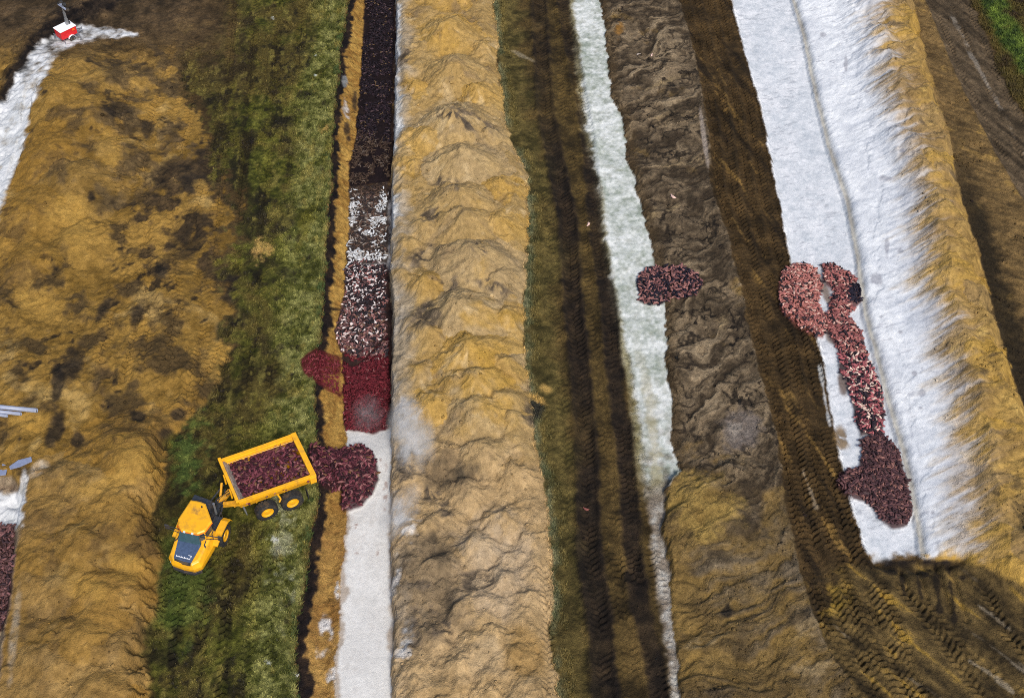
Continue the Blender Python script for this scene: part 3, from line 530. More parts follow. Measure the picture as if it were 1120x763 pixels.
put(mf * sst(18, 7, d1 + 6 * n2 + 4 * n4), lerp(A(.04,.07,.014), A(.12,.17,.035), .5 + 1.2 * n4 + .6 * n2)); put(mf * .7 * sst(.2, .5, n2 + .2 * n4), np.broadcast_to(A(.045,.026,.012), C.shape))
# churned track sweeping to the lower right corner
cor = sst(612, 622, V1 + 5 * n2 + 3 * n4 - .5 * np.clip(U1 - 1075, 0, 200)) * sst(-.15, .15, dTB) * sst(890, 940, U1 + .3 * (V1 - 640) + 14 * n2)
stc = aniso(X, Y, math.radians(-48), 6, .7, 3, 130)
ct = lerp(A(.046,.033,.017), A(.15,.103,.043), .5 + .8 * stc + .6 * n2 + .4 * n4)
ct = lerp(ct, A(.26,.165,.04), .8 * sst(.25, .6, stc + .5 * n2 + .25 * n4 - .12)); ct = lerp(ct, A(.20,.17,.13), .6 * sst(.45, .8, -stc + .3 * n4))
put(cor, ct, 4)
for (u, v, ru, rv) in [(977,624,9,6),(1014,627,10,7),(1053,631,8,6)]: put(.75 * ell(u, v, ru, rv * .8, 0, .9), np.broadcast_to(A(.022,.017,.015), C.shape))
for (pts_, w_) in (([(986,626),(989,650)], 3), ([(1003,628),(1008,654)], 3), ([(1023,618),(1028,668)], 4), ([(1037,620),(1045,678)], 4)):
    d1, _, _ = pdist(pts_, U1, V1); put(.7 * sst(w_, w_ * .2, d1 + 3 * n4 + 3 * n2), np.broadcast_to(A(.02,.015,.013), C.shape))
d1, _, _ = pdist([(1060,722),(1085,737),(1108,757)], U1, V1); put(.5 * sst(2.4, .3, d1 + 3 * n4 + 4 * n2), np.broadcast_to(A(.30,.26,.20), C.shape))
# beds under the heaps
for k, col in dict(spill=A(.05,.018,.024), red=A(.075,.009,.014), stain=A(.11,.015,.020), mixed=A(.06,.03,.03), limed=A(.06,.045,.04), rotten=A(.022,.013,.017), strip=A(.03,.02,.022), pinkW=A(.16,.06,.05), pinkE=A(.10,.04,.04), cream=A(.05,.03,.03), dark=A(.06,.03,.032), edge=A(.06,.03,.03)).items():
    p = PILES[k]; m = np.zeros_like(h); m[p['idx']] = p['m']
    if k == 'stain': m = m * .95 * np.clip(1.1 + .5 * n2 - .45 * sst(.3, .9, np.abs((U1 - 358) / 16) * 0 + sst(348, 356, U1) * sst(404, 412, V1) * sst(438, 424, V1) * .9), 0, 1)
    put(m * .95, np.broadcast_to(col, C.shape))
lumC = C.mean(1); okc = np.where(REG == 5, 0.0, 1.0)
C = C * np.where(okc > 0, np.clip((lumC / .115) ** .46, .42, 1.02), 1.0)[:, None]
lumC = C.mean(1)[:, None]; C = np.where((okc > 0)[:, None], np.clip(lumC + (C - lumC) * 1.10, .003, 1), C)
warm = np.where((REG == 1) & (U1 < 300), 1.0, np.where(REG == 1, .45, np.where(REG == 3, .0, .55)))[:, None]; C = np.where((okc > 0)[:, None], C * (1 - warm * np.array([.08, .10, .13])), C)
grain = np.where(REG == 5, .07, np.where(REG == 3, .42, .27)); C = np.clip(C * (1 + grain * .8 * n5 + grain * .5 * n4 + .3 * grain * n_f)[:, None], .004, .90)
# ------------------------------------------------------------------ materials
def newmat(name):
    m = bpy.data.materials.new(name); m.use_nodes = True; nt = m.node_tree; nt.nodes.clear()
    o = nt.nodes.new('ShaderNodeOutputMaterial'); b = nt.nodes.new('ShaderNodeBsdfPrincipled'); nt.links.new(b.outputs[0], o.inputs[0])
    return m, nt, b
def soilmat(name, s1, s2, bump, amt, rough=.92, spec=.15):
    m, nt, b = newmat(name); L = nt.links.new
    at = nt.nodes.new('ShaderNodeAttribute'); at.attribute_name = 'soil'
    tc = nt.nodes.new('ShaderNodeTexCoord')
    n1 = nt.nodes.new('ShaderNodeTexNoise'); n1.inputs['Scale'].default_value = s1; n1.inputs['Detail'].default_value = 6; n1.inputs['Roughness'].default_value = .7
    nn = nt.nodes.new('ShaderNodeTexNoise'); nn.inputs['Scale'].default_value = s2; nn.inputs['Detail'].default_value = 3
    L(tc.outputs['Object'], n1.inputs[0]); L(tc.outputs['Object'], nn.inputs[0])
    mr_ = nt.nodes.new('ShaderNodeMapRange'); mr_.inputs[1].default_value = .25; mr_.inputs[2].default_value = .75; mr_.inputs[3].default_value = 1 - amt; mr_.inputs[4].default_value = 1 + amt
    L(n1.outputs[0], mr_.inputs[0])
    mx = nt.nodes.new('ShaderNodeMix'); mx.data_type = 'RGBA'; mx.blend_type = 'MULTIPLY'; mx.inputs[0].default_value = 1
    L(at.outputs['Color'], mx.inputs[6]); L(mr_.outputs[0], mx.inputs[7]); L(mx.outputs[2], b.inputs['Base Color'])
    bp = nt.nodes.new('ShaderNodeBump'); bp.inputs['Strength'].default_value = bump; bp.inputs['Distance'].default_value = .12
    n3_ = nt.nodes.new('ShaderNodeTexNoise'); n3_.inputs['Scale'].default_value = s2 * 1.1; n3_.inputs['Detail'].default_value = 4; n3_.inputs['Roughness'].default_value = .8; L(tc.outputs['Object'], n3_.inputs[0])
    m3_ = nt.nodes.new('ShaderNodeMapRange'); m3_.inputs[1].default_value = .3; m3_.inputs[2].default_value = .7; m3_.inputs[3].default_value = 1 - amt * .9; m3_.inputs[4].default_value = 1 + amt * .9; L(n3_.outputs[0], m3_.inputs[0])
    mx2 = nt.nodes.new('ShaderNodeMix'); mx2.data_type = 'RGBA'; mx2.blend_type = 'MULTIPLY'; mx2.inputs[0].default_value = 1; L(mx.outputs[2], mx2.inputs[6]); L(m3_.outputs[0], mx2.inputs[7]); L(mx2.outputs[2], b.inputs['Base Color'])
    ad = nt.nodes.new('ShaderNodeMath'); ad.operation = 'ADD'; L(n1.outputs[0], ad.inputs[0]); L(nn.outputs[0], ad.inputs[1]); L(ad.outputs[0], bp.inputs['Height']); L(bp.outputs[0], b.inputs['Normal'])
    b.inputs['Roughness'].default_value = rough; b.inputs['Specular IOR Level'].default_value = spec
    return m
M_soil = soilmat('soil', 3.0, 11.0, .9, .42); M_sand = soilmat('sand', 2.2, 9.0, .8, .26); M_lime = soilmat('lime', 4.0, 16.0, .4, .08); M_grass = soilmat('grass', 4.5, 14.0, .9, .45)
def plain(name, col, rough=.5, metal=0, var=.12, scale=6, spec=.5, bump=0, mud=0):
    m, nt, b = newmat(name); L = nt.links.new
    tc = nt.nodes.new('ShaderNodeTexCoord'); n1 = nt.nodes.new('ShaderNodeTexNoise'); n1.inputs['Scale'].default_value = scale; n1.inputs['Detail'].default_value = 5
    L(tc.outputs['Object'], n1.inputs[0])
    r = nt.nodes.new('ShaderNodeValToRGB'); c = np.array(col)
    r.color_ramp.elements[0].position = .3; r.color_ramp.elements[0].color = (*np.clip(c * (1 - var), 0, 1), 1)
    r.color_ramp.elements[1].position = .7; r.color_ramp.elements[1].color = (*np.clip(c * (1 + var), 0, 1), 1)
    L(n1.outputs[0], r.inputs[0]); L(r.outputs[0], b.inputs['Base Color'])
    b.inputs['Roughness'].default_value = rough; b.inputs['Metallic'].default_value = metal; b.inputs['Specular IOR Level'].default_value = spec
    if bump:
        bp = nt.nodes.new('ShaderNodeBump'); bp.inputs['Strength'].default_value = bump; L(n1.outputs[0], bp.inputs['Height']); L(bp.outputs[0], b.inputs['Normal'])
    if mud:
        n2_ = nt.nodes.new('ShaderNodeTexNoise'); n2_.inputs['Scale'].default_value = 1.6; n2_.inputs['Detail'].default_value = 8; n2_.inputs['Roughness'].default_value = .72
        L(tc.outputs['Object'], n2_.inputs[0]); q = nt.nodes.new('ShaderNodeMapRange'); q.inputs[1].default_value = .50; q.inputs[2].default_value = .72; q.inputs[3].default_value = 0; q.inputs[4].default_value = mud; L(n2_.outputs[0], q.inputs[0])
        xx = nt.nodes.new('ShaderNodeMix'); xx.data_type = 'RGBA'; L(q.outputs[0], xx.inputs[0]); L(r.outputs[0], xx.inputs[6]); xx.inputs[7].default_value = (.16, .105, .05, 1); L(xx.outputs[2], b.inputs['Base Color'])
    return m
# ------------------------------------------------------------------ helpers for objects
def link(name, me, mat=None, parent=None, loc=None):
    o = bpy.data.objects.new(name, me); COL.objects.link(o)
    if mat is not None and me is not None and len(me.materials) == 0: me.materials.append(mat)
    if parent is not None: o.parent = parent
    if loc is not None: o.location = loc
    return o
def npmesh(name, V, F, smooth=True):
    V = np.asarray(V, np.float32); F = np.asarray(F, np.int32); k = F.shape[1]
    me = bpy.data.meshes.new(name); me.vertices.add(len(V)); me.vertices.foreach_set('co', V.ravel())
    me.loops.add(F.size); me.loops.foreach_set('vertex_index', F.ravel())
    me.polygons.add(len(F)); me.polygons.foreach_set('loop_start', np.arange(0, F.size, k, dtype=np.int32))
    me.polygons.foreach_set('use_smooth', np.full(len(F), smooth)); me.update(calc_edges=True); me.validate()
    return me
def colattr(me, name, c):
    a = me.attributes.new(name, 'FLOAT_COLOR', 'POINT'); c4 = np.ones((len(c), 4), np.float32); c4[:, :3] = c; a.data.foreach_set('color', c4.ravel())
def tag(o, label=None, cat=None, group=None, kind=None):
    if label: o['label'] = label
    if cat: o['category'] = cat
    if group: o['group'] = group
    if kind: o['kind'] = kind
    return o
# ------------------------------------------------------------------ the ground, split into its areas along the soil borders
P3 = np.stack([X, Y, h], 1)
N3 = np.stack([-gx.ravel(), -gy.ravel(), np.ones_like(h)], 1); N3 /= np.linalg.norm(N3, axis=1)[:, None]
ii = np.arange(NY * NX).reshape(NY, NX)
Q = np.stack([ii[:-1, :-1], ii[:-1, 1:], ii[1:, 1:], ii[1:, :-1]], -1).reshape(-1, 4)
xm = X[Q[:, 0]]; um = U1[Q[:, 0]]; rq = REG[Q[:, 0]]
area = np.zeros(len(Q), np.int8)
# keys: (region, band) -> object
leftpart = um < 300; midpart = (um >= 300) & (um < 620)
names = [('ground', M_soil, rq == 0), ('sand_spoil_field', M_sand, (rq == 1) & leftpart), ('sand_ridge', M_sand, (rq == 1) & midpart), ('sand_ridge', M_sand, (rq == 1) & (um >= 620)),
         ('trench', M_soil, rq == 2), ('grass_strip', M_grass, (rq == 3) & (um < 620)), ('grass_verge', M_grass, (rq == 3) & (um >= 620)),
         ('dirt_track', M_soil, (rq == 4) & (um < 745 + .16 * V1[Q[:, 0]])), ('dirt_track', M_soil, (rq == 4) & (um >= 745 + .16 * V1[Q[:, 0]])),
         ('lime_layer', M_lime, (rq == 5) & (um < 300)), ('lime_layer', M_lime, (rq == 5) & midpart), ('lime_strip', M_lime, (rq == 5) & (um >= 620) & (um < 790)), ('lime_bank', M_lime, (rq == 5) & (um >= 790))]
done = np.zeros(len(Q), bool)
for nm, mt, mk in names:
    mk = mk & ~done; done |= mk
    f = Q[mk]
    if not len(f): continue
    u, inv = np.unique(f.ravel(), return_inverse=True)
    me = npmesh(nm, P3[u], inv.reshape(-1, 4)); colattr(me, 'soil', C[u])
    me.normals_split_custom_set_from_vertices(N3[u].tolist())
    tag(link(nm, me, mt), kind='structure')
# outer fields out to the horizon, butted against the surveyed sheet
bw = 3000.0; a0, a1, b0, b1 = xs[0], xs[-1], ys[0], ys[-1]
vv = [(-bw,-bw,0),(bw,-bw,0),(bw,b0,0),(-bw,b0,0),(-bw,b1,0),(bw,b1,0),(bw,bw,0),(-bw,bw,0),(-bw,b0,0),(a0,b0,0),(a0,b1,0),(-bw,b1,0),(a1,b0,0),(bw,b0,0),(bw,b1,0),(a1,b1,0)]
me = npmesh('field', vv, [(0,1,2,3),(4,5,6,7),(8,9,10,11),(12,13,14,15)], False); colattr(me, 'soil', np.tile(A(.09,.085,.03), (16, 1)))
tag(link('field', me, M_grass), kind='structure')
#@@BEGIN@@
# ------------------------------------------------------------------ mink carcasses
def mink(nr=8, ns=11, bend=0.5, curl=0.3, seed=0, legs=True):
    r = np.random.default_rng(seed)
    prof = [(0,.014),(.06,.042),(.14,.054),(.21,.050),(.34,.080),(.50,.094),(.66,.094),(.80,.074),(.87,.028),(.93,.018),(1.0,.006)]
    L = .60; Vv = []; Ff = []
    pos = np.array([0., 0.]); ang = -bend * .5; last = 0
    cen = []
    for t, rad in prof:
        ds = (t - last) * L; last = t
        ang += (bend + (curl * 2.5 if t > .7 else 0)) * ds / L
        pos = pos + ds * np.array([math.cos(ang), math.sin(ang)])
        cen.append((pos.copy(), ang, rad))
    c0 = np.mean([c[0] for c in cen[:8]], axis=0)
    for p, a, rad in cen:
        for k in range(nr):
            th = 2 * math.pi * k / nr
            o = math.cos(th) * rad * 1.08; z = math.sin(th) * rad * .92
            Vv.append((p[0] - c0[0] - math.sin(a) * o, p[1] - c0[1] + math.cos(a) * o, z + .06))
    n = len(prof)
    for i in range(n - 1):
        for k in range(nr):
            Ff.append((i * nr + k, i * nr + (k + 1) % nr, (i + 1) * nr + (k + 1) % nr, (i + 1) * nr + k))
    def spike(i, side, ln, wd, back, zz):
        p, a, rad = cen[i]; b = len(Vv)
        d = np.array([-math.sin(a), math.cos(a)]) * side; f = np.array([math.cos(a), math.sin(a)])
        root = p - c0 + d * rad * .7; tip = root + d * ln + f * back
        for q, w_ in ((root, wd), (tip, wd * .45)):
            for s_, z_ in ((-1, 0), (0, 1), (1, 0), (0, -1)):
                Vv.append((q[0] + f[0] * w_ * s_, q[1] + f[1] * w_ * s_, zz + z_ * w_))
        for k in range(4): Ff.append((b + k, b + (k + 1) % 4, b + 4 + (k + 1) % 4, b + 4 + k))
        Ff.append((b + 4, b + 5, b + 6, b + 7))
    if legs:
        for i, ln in ((4, .08), (7, .10)):
            for s_ in (-1, 1): spike(i, s_, ln * r.uniform(.6, 1.1), .02, r.uniform(-.06, .05), .045)
        for s_ in (-1, 1): spike(2, s_, .018, .016, -.005, .085)
    V_ = np.array(Vv, np.float32)
    sh = np.linspace(.82, 1.1, n).repeat(nr); sh = np.concatenate([sh, np.full(len(V_) - len(sh), .8)])
    return V_, np.array(Ff, np.int32), sh.astype(np.float32)
M_fur, nt, b_ = newmat('fur'); L_ = nt.links.new
at = nt.nodes.new('ShaderNodeAttribute'); at.attribute_name = 'fur'; tc = nt.nodes.new('ShaderNodeTexCoord'); nz = nt.nodes.new('ShaderNodeTexNoise'); nz.inputs['Scale'].default_value = 16; nz.inputs['Detail'].default_value = 3
L_(tc.outputs['Object'], nz.inputs[0]); mp = nt.nodes.new('ShaderNodeMapRange'); mp.inputs[1].default_value = .3; mp.inputs[2].default_value = .7; mp.inputs[3].default_value = .65; mp.inputs[4].default_value = 1.35; L_(nz.outputs[0], mp.inputs[0])
mx = nt.nodes.new('ShaderNodeMix'); mx.data_type = 'RGBA'; mx.blend_type = 'MULTIPLY'; mx.inputs[0].default_value = 1; L_(at.outputs['Color'], mx.inputs[6]); L_(mp.outputs[0], mx.inputs[7]); L_(mx.outputs[2], b_.inputs['Base Color'])
b_.inputs['Roughness'].default_value = .75; b_.inputs['Specular IOR Level'].default_value = .18
LOW = [mink(6, 11, bd, cl, s, True) for s, (bd, cl) in enumerate([(.2,.2),(1.0,.5),(-.8,-.4),(1.9,.3),(-1.6,.4),(.5,-.6),(-.3,.3)])]
HIGH = [mink(10, 11, bd, cl, s, True) for s, (bd, cl) in enumerate([(.3,.3),(1.1,.5),(-.9,-.4),(1.9,.3),(-1.7,.4)])]
BRN = [(A(.070,.018,.027), .40), (A(.14,.038,.05), .24), (A(.028,.010,.014), .22), (A(.24,.10,.10), .09), (A(.15,.075,.04), .05)]
PAL = dict(
 spill=BRN, bed=BRN,
 red=[(A(.105,.012,.018), .52), (A(.14,.019,.026), .22), (A(.060,.008,.012), .22), (A(.20,.07,.07), .04)],
 stain=[(A(.12,.015,.022), .65), (A(.17,.035,.04), .35)],
 mixed=[(A(.10,.05,.05), .3), (A(.25,.12,.11), .2), (A(.022,.018,.022), .28), (A(.62,.52,.5), .12), (A(.16,.09,.06), .1)],
 limed=[(A(.62,.62,.64), .3), (A(.05,.04,.04), .4), (A(.22,.17,.14), .3)],
 rotten=[(A(.012,.008,.012), .66), (A(.028,.016,.022), .22), (A(.08,.05,.055), .07), (A(.12,.075,.04), .05)],
 strip=[(A(.25,.115,.105), .36), (A(.014,.011,.020), .46), (A(.13,.055,.055), .18)],
 pinkW=[(A(.37,.145,.125), .46), (A(.25,.09,.085), .24), (A(.50,.31,.26), .14), (A(.03,.022,.028), .16)],
 pinkE=[(A(.30,.11,.10), .42), (A(.20,.07,.07), .22), (A(.48,.30,.25), .1), (A(.022,.016,.022), .26)],
 cream=[(A(.33,.10,.11), .34), (A(.62,.45,.38), .22), (A(.022,.015,.022), .34), (A(.16,.05,.06), .1)],
 dark=[(A(.10,.046,.048), .42), (A(.055,.027,.032), .3), (A(.21,.10,.085), .16), (A(.025,.014,.018), .12)],
 edge=[(A(.09,.045,.045), .5), (A(.17,.08,.08), .3), (A(.035,.02,.025), .2)])
def pick(pal, n):
    w = np.array([p[1] for p in pal]); c = np.array([p[0] for p in pal]); return c[rng.choice(len(pal), n, p=w / w.sum())] * rng.uniform(.75, 1.25, (n, 1))
def rotmats(n, tilt):
    yaw = rng.uniform(0, 2 * np.pi, n); ax = rng.normal(0, tilt, n); ay = rng.normal(0, tilt, n)
    cy, sy = np.cos(yaw), np.sin(yaw); Rz = np.zeros((n, 3, 3)); Rz[:, 0, 0] = cy; Rz[:, 0, 1] = -sy; Rz[:, 1, 0] = sy; Rz[:, 1, 1] = cy; Rz[:, 2, 2] = 1
    Ry = np.zeros((n, 3, 3)); Ry[:, 0, 0] = np.cos(ay); Ry[:, 0, 2] = np.sin(ay); Ry[:, 1, 1] = 1; Ry[:, 2, 0] = -np.sin(ay); Ry[:, 2, 2] = np.cos(ay)
    Rx = np.zeros((n, 3, 3)); Rx[:, 0, 0] = 1; Rx[:, 1, 1] = np.cos(ax); Rx[:, 1, 2] = -np.sin(ax); Rx[:, 2, 1] = np.sin(ax); Rx[:, 2, 2] = np.cos(ax)
    return Rz @ Ry @ Rx, yaw, ax, ay
def bake(name, pts, cols, scl, tilt, tpls):
    R_, *_ = rotmats(len(pts), tilt); which = rng.integers(0, len(tpls), len(pts)); VV = []; FF = []; CC = []; off = 0
    for k, (tv, tf, sh) in enumerate(tpls):
        m = which == k; n = int(m.sum())
        if not n: continue
        v = np.einsum('nij,vj->nvi', R_[m], tv) * scl[m][:, None, None] + pts[m][:, None, :]
        VV.append(v.reshape(-1, 3)); FF.append((tf[None] + (np.arange(n) * len(tv))[:, None, None] + off).reshape(-1, 4)); off += n * len(tv)
        CC.append((cols[m][:, None, :] * sh[None, :, None]).reshape(-1, 3))
    me = npmesh(name, np.concatenate(VV), np.concatenate(FF)); colattr(me, 'fur', np.concatenate(CC)); return me
def scatter(area_pts, dens):       # area_pts: (n,2) plan cells of ST*ST
    lam_ = dens * ST * ST; k = rng.random(len(area_pts)) < lam_
    p = area_pts[k]; return p + rng.uniform(-ST / 2, ST / 2, p.shape)
HEAPS = dict(
 spill=('heap of dark reddish brown carcasses slid from the dump truck tail into the white lime trench', 26, .2),
 red=('blood red carcasses packed level across the trench above the fresh white lime', 40, .12),
 stain=('thin red smear of carcasses across the grass edge left of the blood red trench fill', 22, .1),
 mixed=('dark and pale carcasses mixed with lime between the blood red fill and the limed length of trench', 30, .22),
 limed=('carcasses half covered with clumps of white lime in the left trench', 24, .22),
 rotten=('blackish purple carcasses filling the far end of the left trench', 28, .2),
 strip=('small lone heap of pink and black carcasses lying across the narrow white strip', 24, .2),
 pinkW=('salmon pink carcasses tipped on the edge of the brown track beside the wide lime trench', 26, .2),
 pinkE=('pink and black carcasses heaped in the wide lime trench with an edge of black carcasses', 26, .2),
 cream=('cream, pink and black carcasses in the middle of the row in the wide lime trench', 25, .2),
 dark=('dull dark mauve heap of carcasses nearest the closed end of the wide lime trench', 26, .2),
 edge=('brownish carcasses in the trench cut off by the left edge of the photo', 24, .2))
OFFC = np.stack([X, Y], 1)
SPOTS = {}
for k, (lab, dens, tilt) in HEAPS.items():
    p = PILES[k]; cells = OFFC[p['idx']][(p['d'] + .12 * n_f[p['idx']]) > {'stain': .3, 'strip': .08, 'pinkW': .12, 'pinkE': .12}.get(k, .18)]
    pt = scatter(cells, dens * 1.25)
    if k == 'rotten': pt = pt[fbm(pt[:, 0], pt[:, 1], 1.4, 3, 170) < .22]
    z = ground(pt[:, 0], pt[:, 1]) + rng.uniform(-.03, .13, len(pt)) - (.03 if k in ('stain', 'limed') else 0)
    cols = pick(PAL[k], len(pt)); uu, vv_, _ = pr(pt[:, 0], pt[:, 1], z)
    if k in ('limed', 'mixed', 'red', 'rotten'):
        vq = vv_ + 13 * fbm(pt[:, 0], pt[:, 1], 1.8, 3, 151) + rng.normal(0, 3.5, len(pt)); wh = fbm(pt[:, 0], pt[:, 1], 2.2, 3, 150) + rng.normal(0, .07, len(pt))
        def setc(m, pal):
            if m.any(): cols[m] = pick(pal, int(m.sum()))
        setc(vq < 150, PAL['rotten']); setc((vq >= 150) & (vq < 212), [(A(.040,.024,.018), .6), (A(.07,.045,.03), .3), (A(.10,.075,.06), .1)])
        setc((vq >= 212) & (vq < 290) & (wh > .0), [(A(.52,.53,.55), .7), (A(.34,.32,.31), .3)]); setc((vq >= 212) & (vq < 290) & (wh <= .0), [(A(.035,.026,.026), .5), (A(.10,.06,.045), .35), (A(.25,.21,.18), .15)])
        setc((vq >= 290) & (vq < 340), [(A(.022,.017,.021), .52), (A(.62,.55,.54), .2), (A(.30,.13,.12), .14), (A(.09,.05,.05), .14)])
        setc((vq >= 340) & (vq < 392), PAL['mixed']); setc(vq >= 392, PAL['red'])
    if k == 'nothing':
        cl = (fbm(pt[:, 0], pt[:, 1], 1.6, 3, 150) + rng.normal(0, .12, len(pt))) > .02; cols[cl] = pick([(A(.55,.56,.58), .7), (A(.38,.36,.34), .3)], int(cl.sum())); cols[~cl] = pick([(A(.03,.024,.026), .5), (A(.09,.055,.045), .35), (A(.30,.26,.24), .15)], int((~cl).sum()))
    if k == 'nothing':
        up = vv_ < 342; cols[up] = pick([(A(.03,.022,.028), .5), (A(.7,.62,.6), .26), (A(.35,.16,.15), .12), (A(.1,.06,.06), .12)], int(up.sum()))
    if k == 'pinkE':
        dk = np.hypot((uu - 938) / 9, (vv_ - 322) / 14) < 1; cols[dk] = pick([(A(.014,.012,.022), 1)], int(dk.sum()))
    if k == 'nothing':
        lowm = vv_ > 145; cols[lowm] = cols[lowm] * .7 + A(.04,.022,.012)
    me = bake('carcass_heap', np.column_stack([pt, z]), cols, rng.uniform(.72, 1.12, len(pt)) * {'red': .72, 'stain': .7, 'rotten': .7, 'limed': .8, 'mixed': .85, 'dark': .9, 'spill': .9}.get(k, .95), tilt, LOW)
    o = link('carcass_heap', me, M_fur); tag(o, lab, 'heap', 'heaps of dead mink', 'stuff')
    SPOTS[k] = cells
# carcasses one can tell apart, lying on top of the nearer heaps
def individuals(cells, n, label, group, pal, tilt=.2, zfun=None, lift=.12, gap=.25):
    meshes = []
    for t in range(min(10, 2 * len(HIGH))):
        tv, tf, sh = HIGH[t % len(HIGH)]; me = npmesh('mink_carcass', tv, tf); colattr(me, 'fur', pick(pal, 1) * sh[:, None]); me.materials.append(M_fur); meshes.append(me)
    chosen = []; src = None; tries = 0
    while len(chosen) < n and tries < 20000:
        tries += 1
        c = cells[rng.integers(len(cells))] + rng.uniform(-.05, .05, 2)
        if all((c[0] - q[0]) ** 2 + (c[1] - q[1]) ** 2 > gap * gap for q in chosen): chosen.append(c)
    for c in chosen:
        me = meshes[rng.integers(len(meshes))]
        if src is None:
            o = src = bpy.data.objects.new('mink_carcass', me)
        else:
            o = src.copy(); o.data = me
        z = float(zfun(c[0], c[1]) if zfun else ground(c[0], c[1])) + lift
        e_ = 0.15; zx = float(ground(c[0] + e_, c[1]) - ground(c[0] - e_, c[1])) / (2 * e_) if not zfun else 0
        o.location = (float(c[0]), float(c[1]), z); o.rotation_euler = (rng.normal(0, tilt), rng.normal(0, tilt) , rng.uniform(0, 6.283)); s_ = rng.uniform(.85, 1.12); o.scale = (s_, s_, s_)
        COL.objects.link(o); tag(o, label, 'dead mink', group)
individuals(SPOTS['spill'], 95, 'dark reddish brown dead mink on top of the heap tipped behind the dump truck', 'dead mink on the heap tipped by the truck', BRN)
individuals(SPOTS['strip'], 45, 'dead mink on top of the lone heap across the narrow white strip', 'dead mink on the lone heap', PAL['strip'])
individuals(SPOTS['dark'], 60, 'mauve brown dead mink on top of the dark heap nearest the closed trench end', 'dead mink on the dark heap', PAL['dark'])
individuals(SPOTS['edge'], 15, 'brownish dead mink in the trench cut off by the left edge of the photo', 'dead mink in the left edge trench', PAL['edge'])
for (u, v, sc_, lab) in [(735,216,1.35,'pale pinkish dead mink lying alone on the brown soil above the lone heap'),(643,245,1.1,'tiny pale dead mink lying alone on the tyre marked track between the two ruts'),(713,61,1.0,'pinkish white dead mink alone near the top of the grey brown soil strip'),(699,59,1.0,'greyish dead mink beside the pinkish white one on the grey brown soil'),(640,553,1.0,'small reddish dead mink lying at the foot of the left rut')]:
    x, y = un(u, v, .3); tv, tf, sh = HIGH[1]
    me = npmesh('mink_carcass', tv, tf); colattr(me, 'fur', np.tile({640: A(.2,.07,.06), 699: A(.3,.25,.22)}.get(u, A(.62,.42,.36)), (len(tv), 1)) * sh[:, None]); me.materials.append(M_fur)
    o = link('mink_carcass', me); o.location = (float(x), float(y), float(ground(x, y)) + .02); o.rotation_euler = (0, 0, rng.uniform(0, 6)); o.scale = (sc_,) * 3; tag(o, lab, 'dead mink')
# ------------------------------------------------------------------ the articulated dump truck
M_yel = plain('yellow_paint', (.82,.40,.012), .38, 0, .07, 3, mud=.55); M_yeld = plain('dusty_yellow_paint', (.70,.34,.02), .5, 0, .22, 5, mud=.8)
M_blk = plain('black_rubber', (.022,.023,.026), .8, 0, .3, 14, .3, .3, mud=.7); M_dkm = plain('dark_metal', (.035,.04,.052), .45, .2, .25, 6, mud=.5); M_grey = plain('steel', (.30,.31,.33), .4, .6, .2, 8)
M_glass = plain('dark_glass', (.022,.04,.055), .08, 0, .1, 2, .8); M_wind = plain('tinted_windshield', (.035,.085,.11), .1, 0, .15, 2, .8); M_panel = plain('blue_black_panel', (.055,.085,.155), .3, 0, .18, 5); M_wht = plain('white_paint', (.85,.85,.86), .4, 0, .05); M_head = plain('scuffed_steel', (.33,.27,.23), .6, .3, .35, 4)
M_red = plain('red_paint', (.62,.018,.022), .38, 0, .12, 4); M_org = plain('orange_plastic', (.75,.16,.01), .4); M_lamp = plain('lamp_lens', (.62,.72,.75), .15, 0, .05); M_pipe = plain('grey_plastic_pipe', (.27,.30,.40), .4, 0, .10, 3); M_sheet = plain('blue_grey_board', (.19,.22,.33), .55, 0, .15, 5); M_seat = plain('seat_fabric', (.05,.055,.06), .8)
def build(name, mat, parent, parts, bev=0.0, smooth=False):
    bm = bmesh.new()
    for V_, F_ in parts:
        vs_ = [bm.verts.new(v) for v in V_]
        for f in F_:
            try: bm.faces.new([vs_[i] for i in f])
            except ValueError: pass
    bmesh.ops.recalc_face_normals(bm, faces=bm.faces)
    if bev: bmesh.ops.bevel(bm, geom=[e_ for e_ in bm.edges if len(e_.link_faces) == 2 and e_.calc_face_angle(0) > .45], offset=bev, segments=2, profile=.6, affect='EDGES', clamp_overlap=True)
    me = bpy.data.meshes.new(name); bm.to_mesh(me); bm.free()
    if smooth:
        for p_ in me.polygons: p_.use_smooth = True
    return link(name, me, mat, parent)
def loft(rings, cap=True):
    n = len(rings[0]); V_ = [v for r in rings for v in r]; F_ = []
    for i in range(len(rings) - 1):
        for k in range(n): F_.append((i * n + k, i * n + (k + 1) % n, (i + 1) * n + (k + 1) % n, (i + 1) * n + k))
    if cap: F_.append(tuple(range(n))); F_.append(tuple((len(rings) - 1) * n + k for k in range(n)))
    return V_, F_
def tmap(P, part): return [P(*v) for v in part[0]], part[1]
def box(x0, x1, y0, y1, z0, z1): return loft([[(x0,y0,z0),(x1,y0,z0),(x1,y1,z0),(x0,y1,z0)], [(x0,y0,z1),(x1,y0,z1),(x1,y1,z1),(x0,y1,z1)]])
def bar(p, q, r, n=8, r2=None):
    p = Vector(p); q = Vector(q); d = (q - p).normalized(); a = d.orthogonal().normalized(); b = d.cross(a); r2 = r if r2 is None else r2
    return loft([[tuple(c + (a * math.cos(2 * math.pi * k / n) + b * math.sin(2 * math.pi * k / n)) * rr) for k in range(n)] for c, rr in ((p, r), (q, r2))])
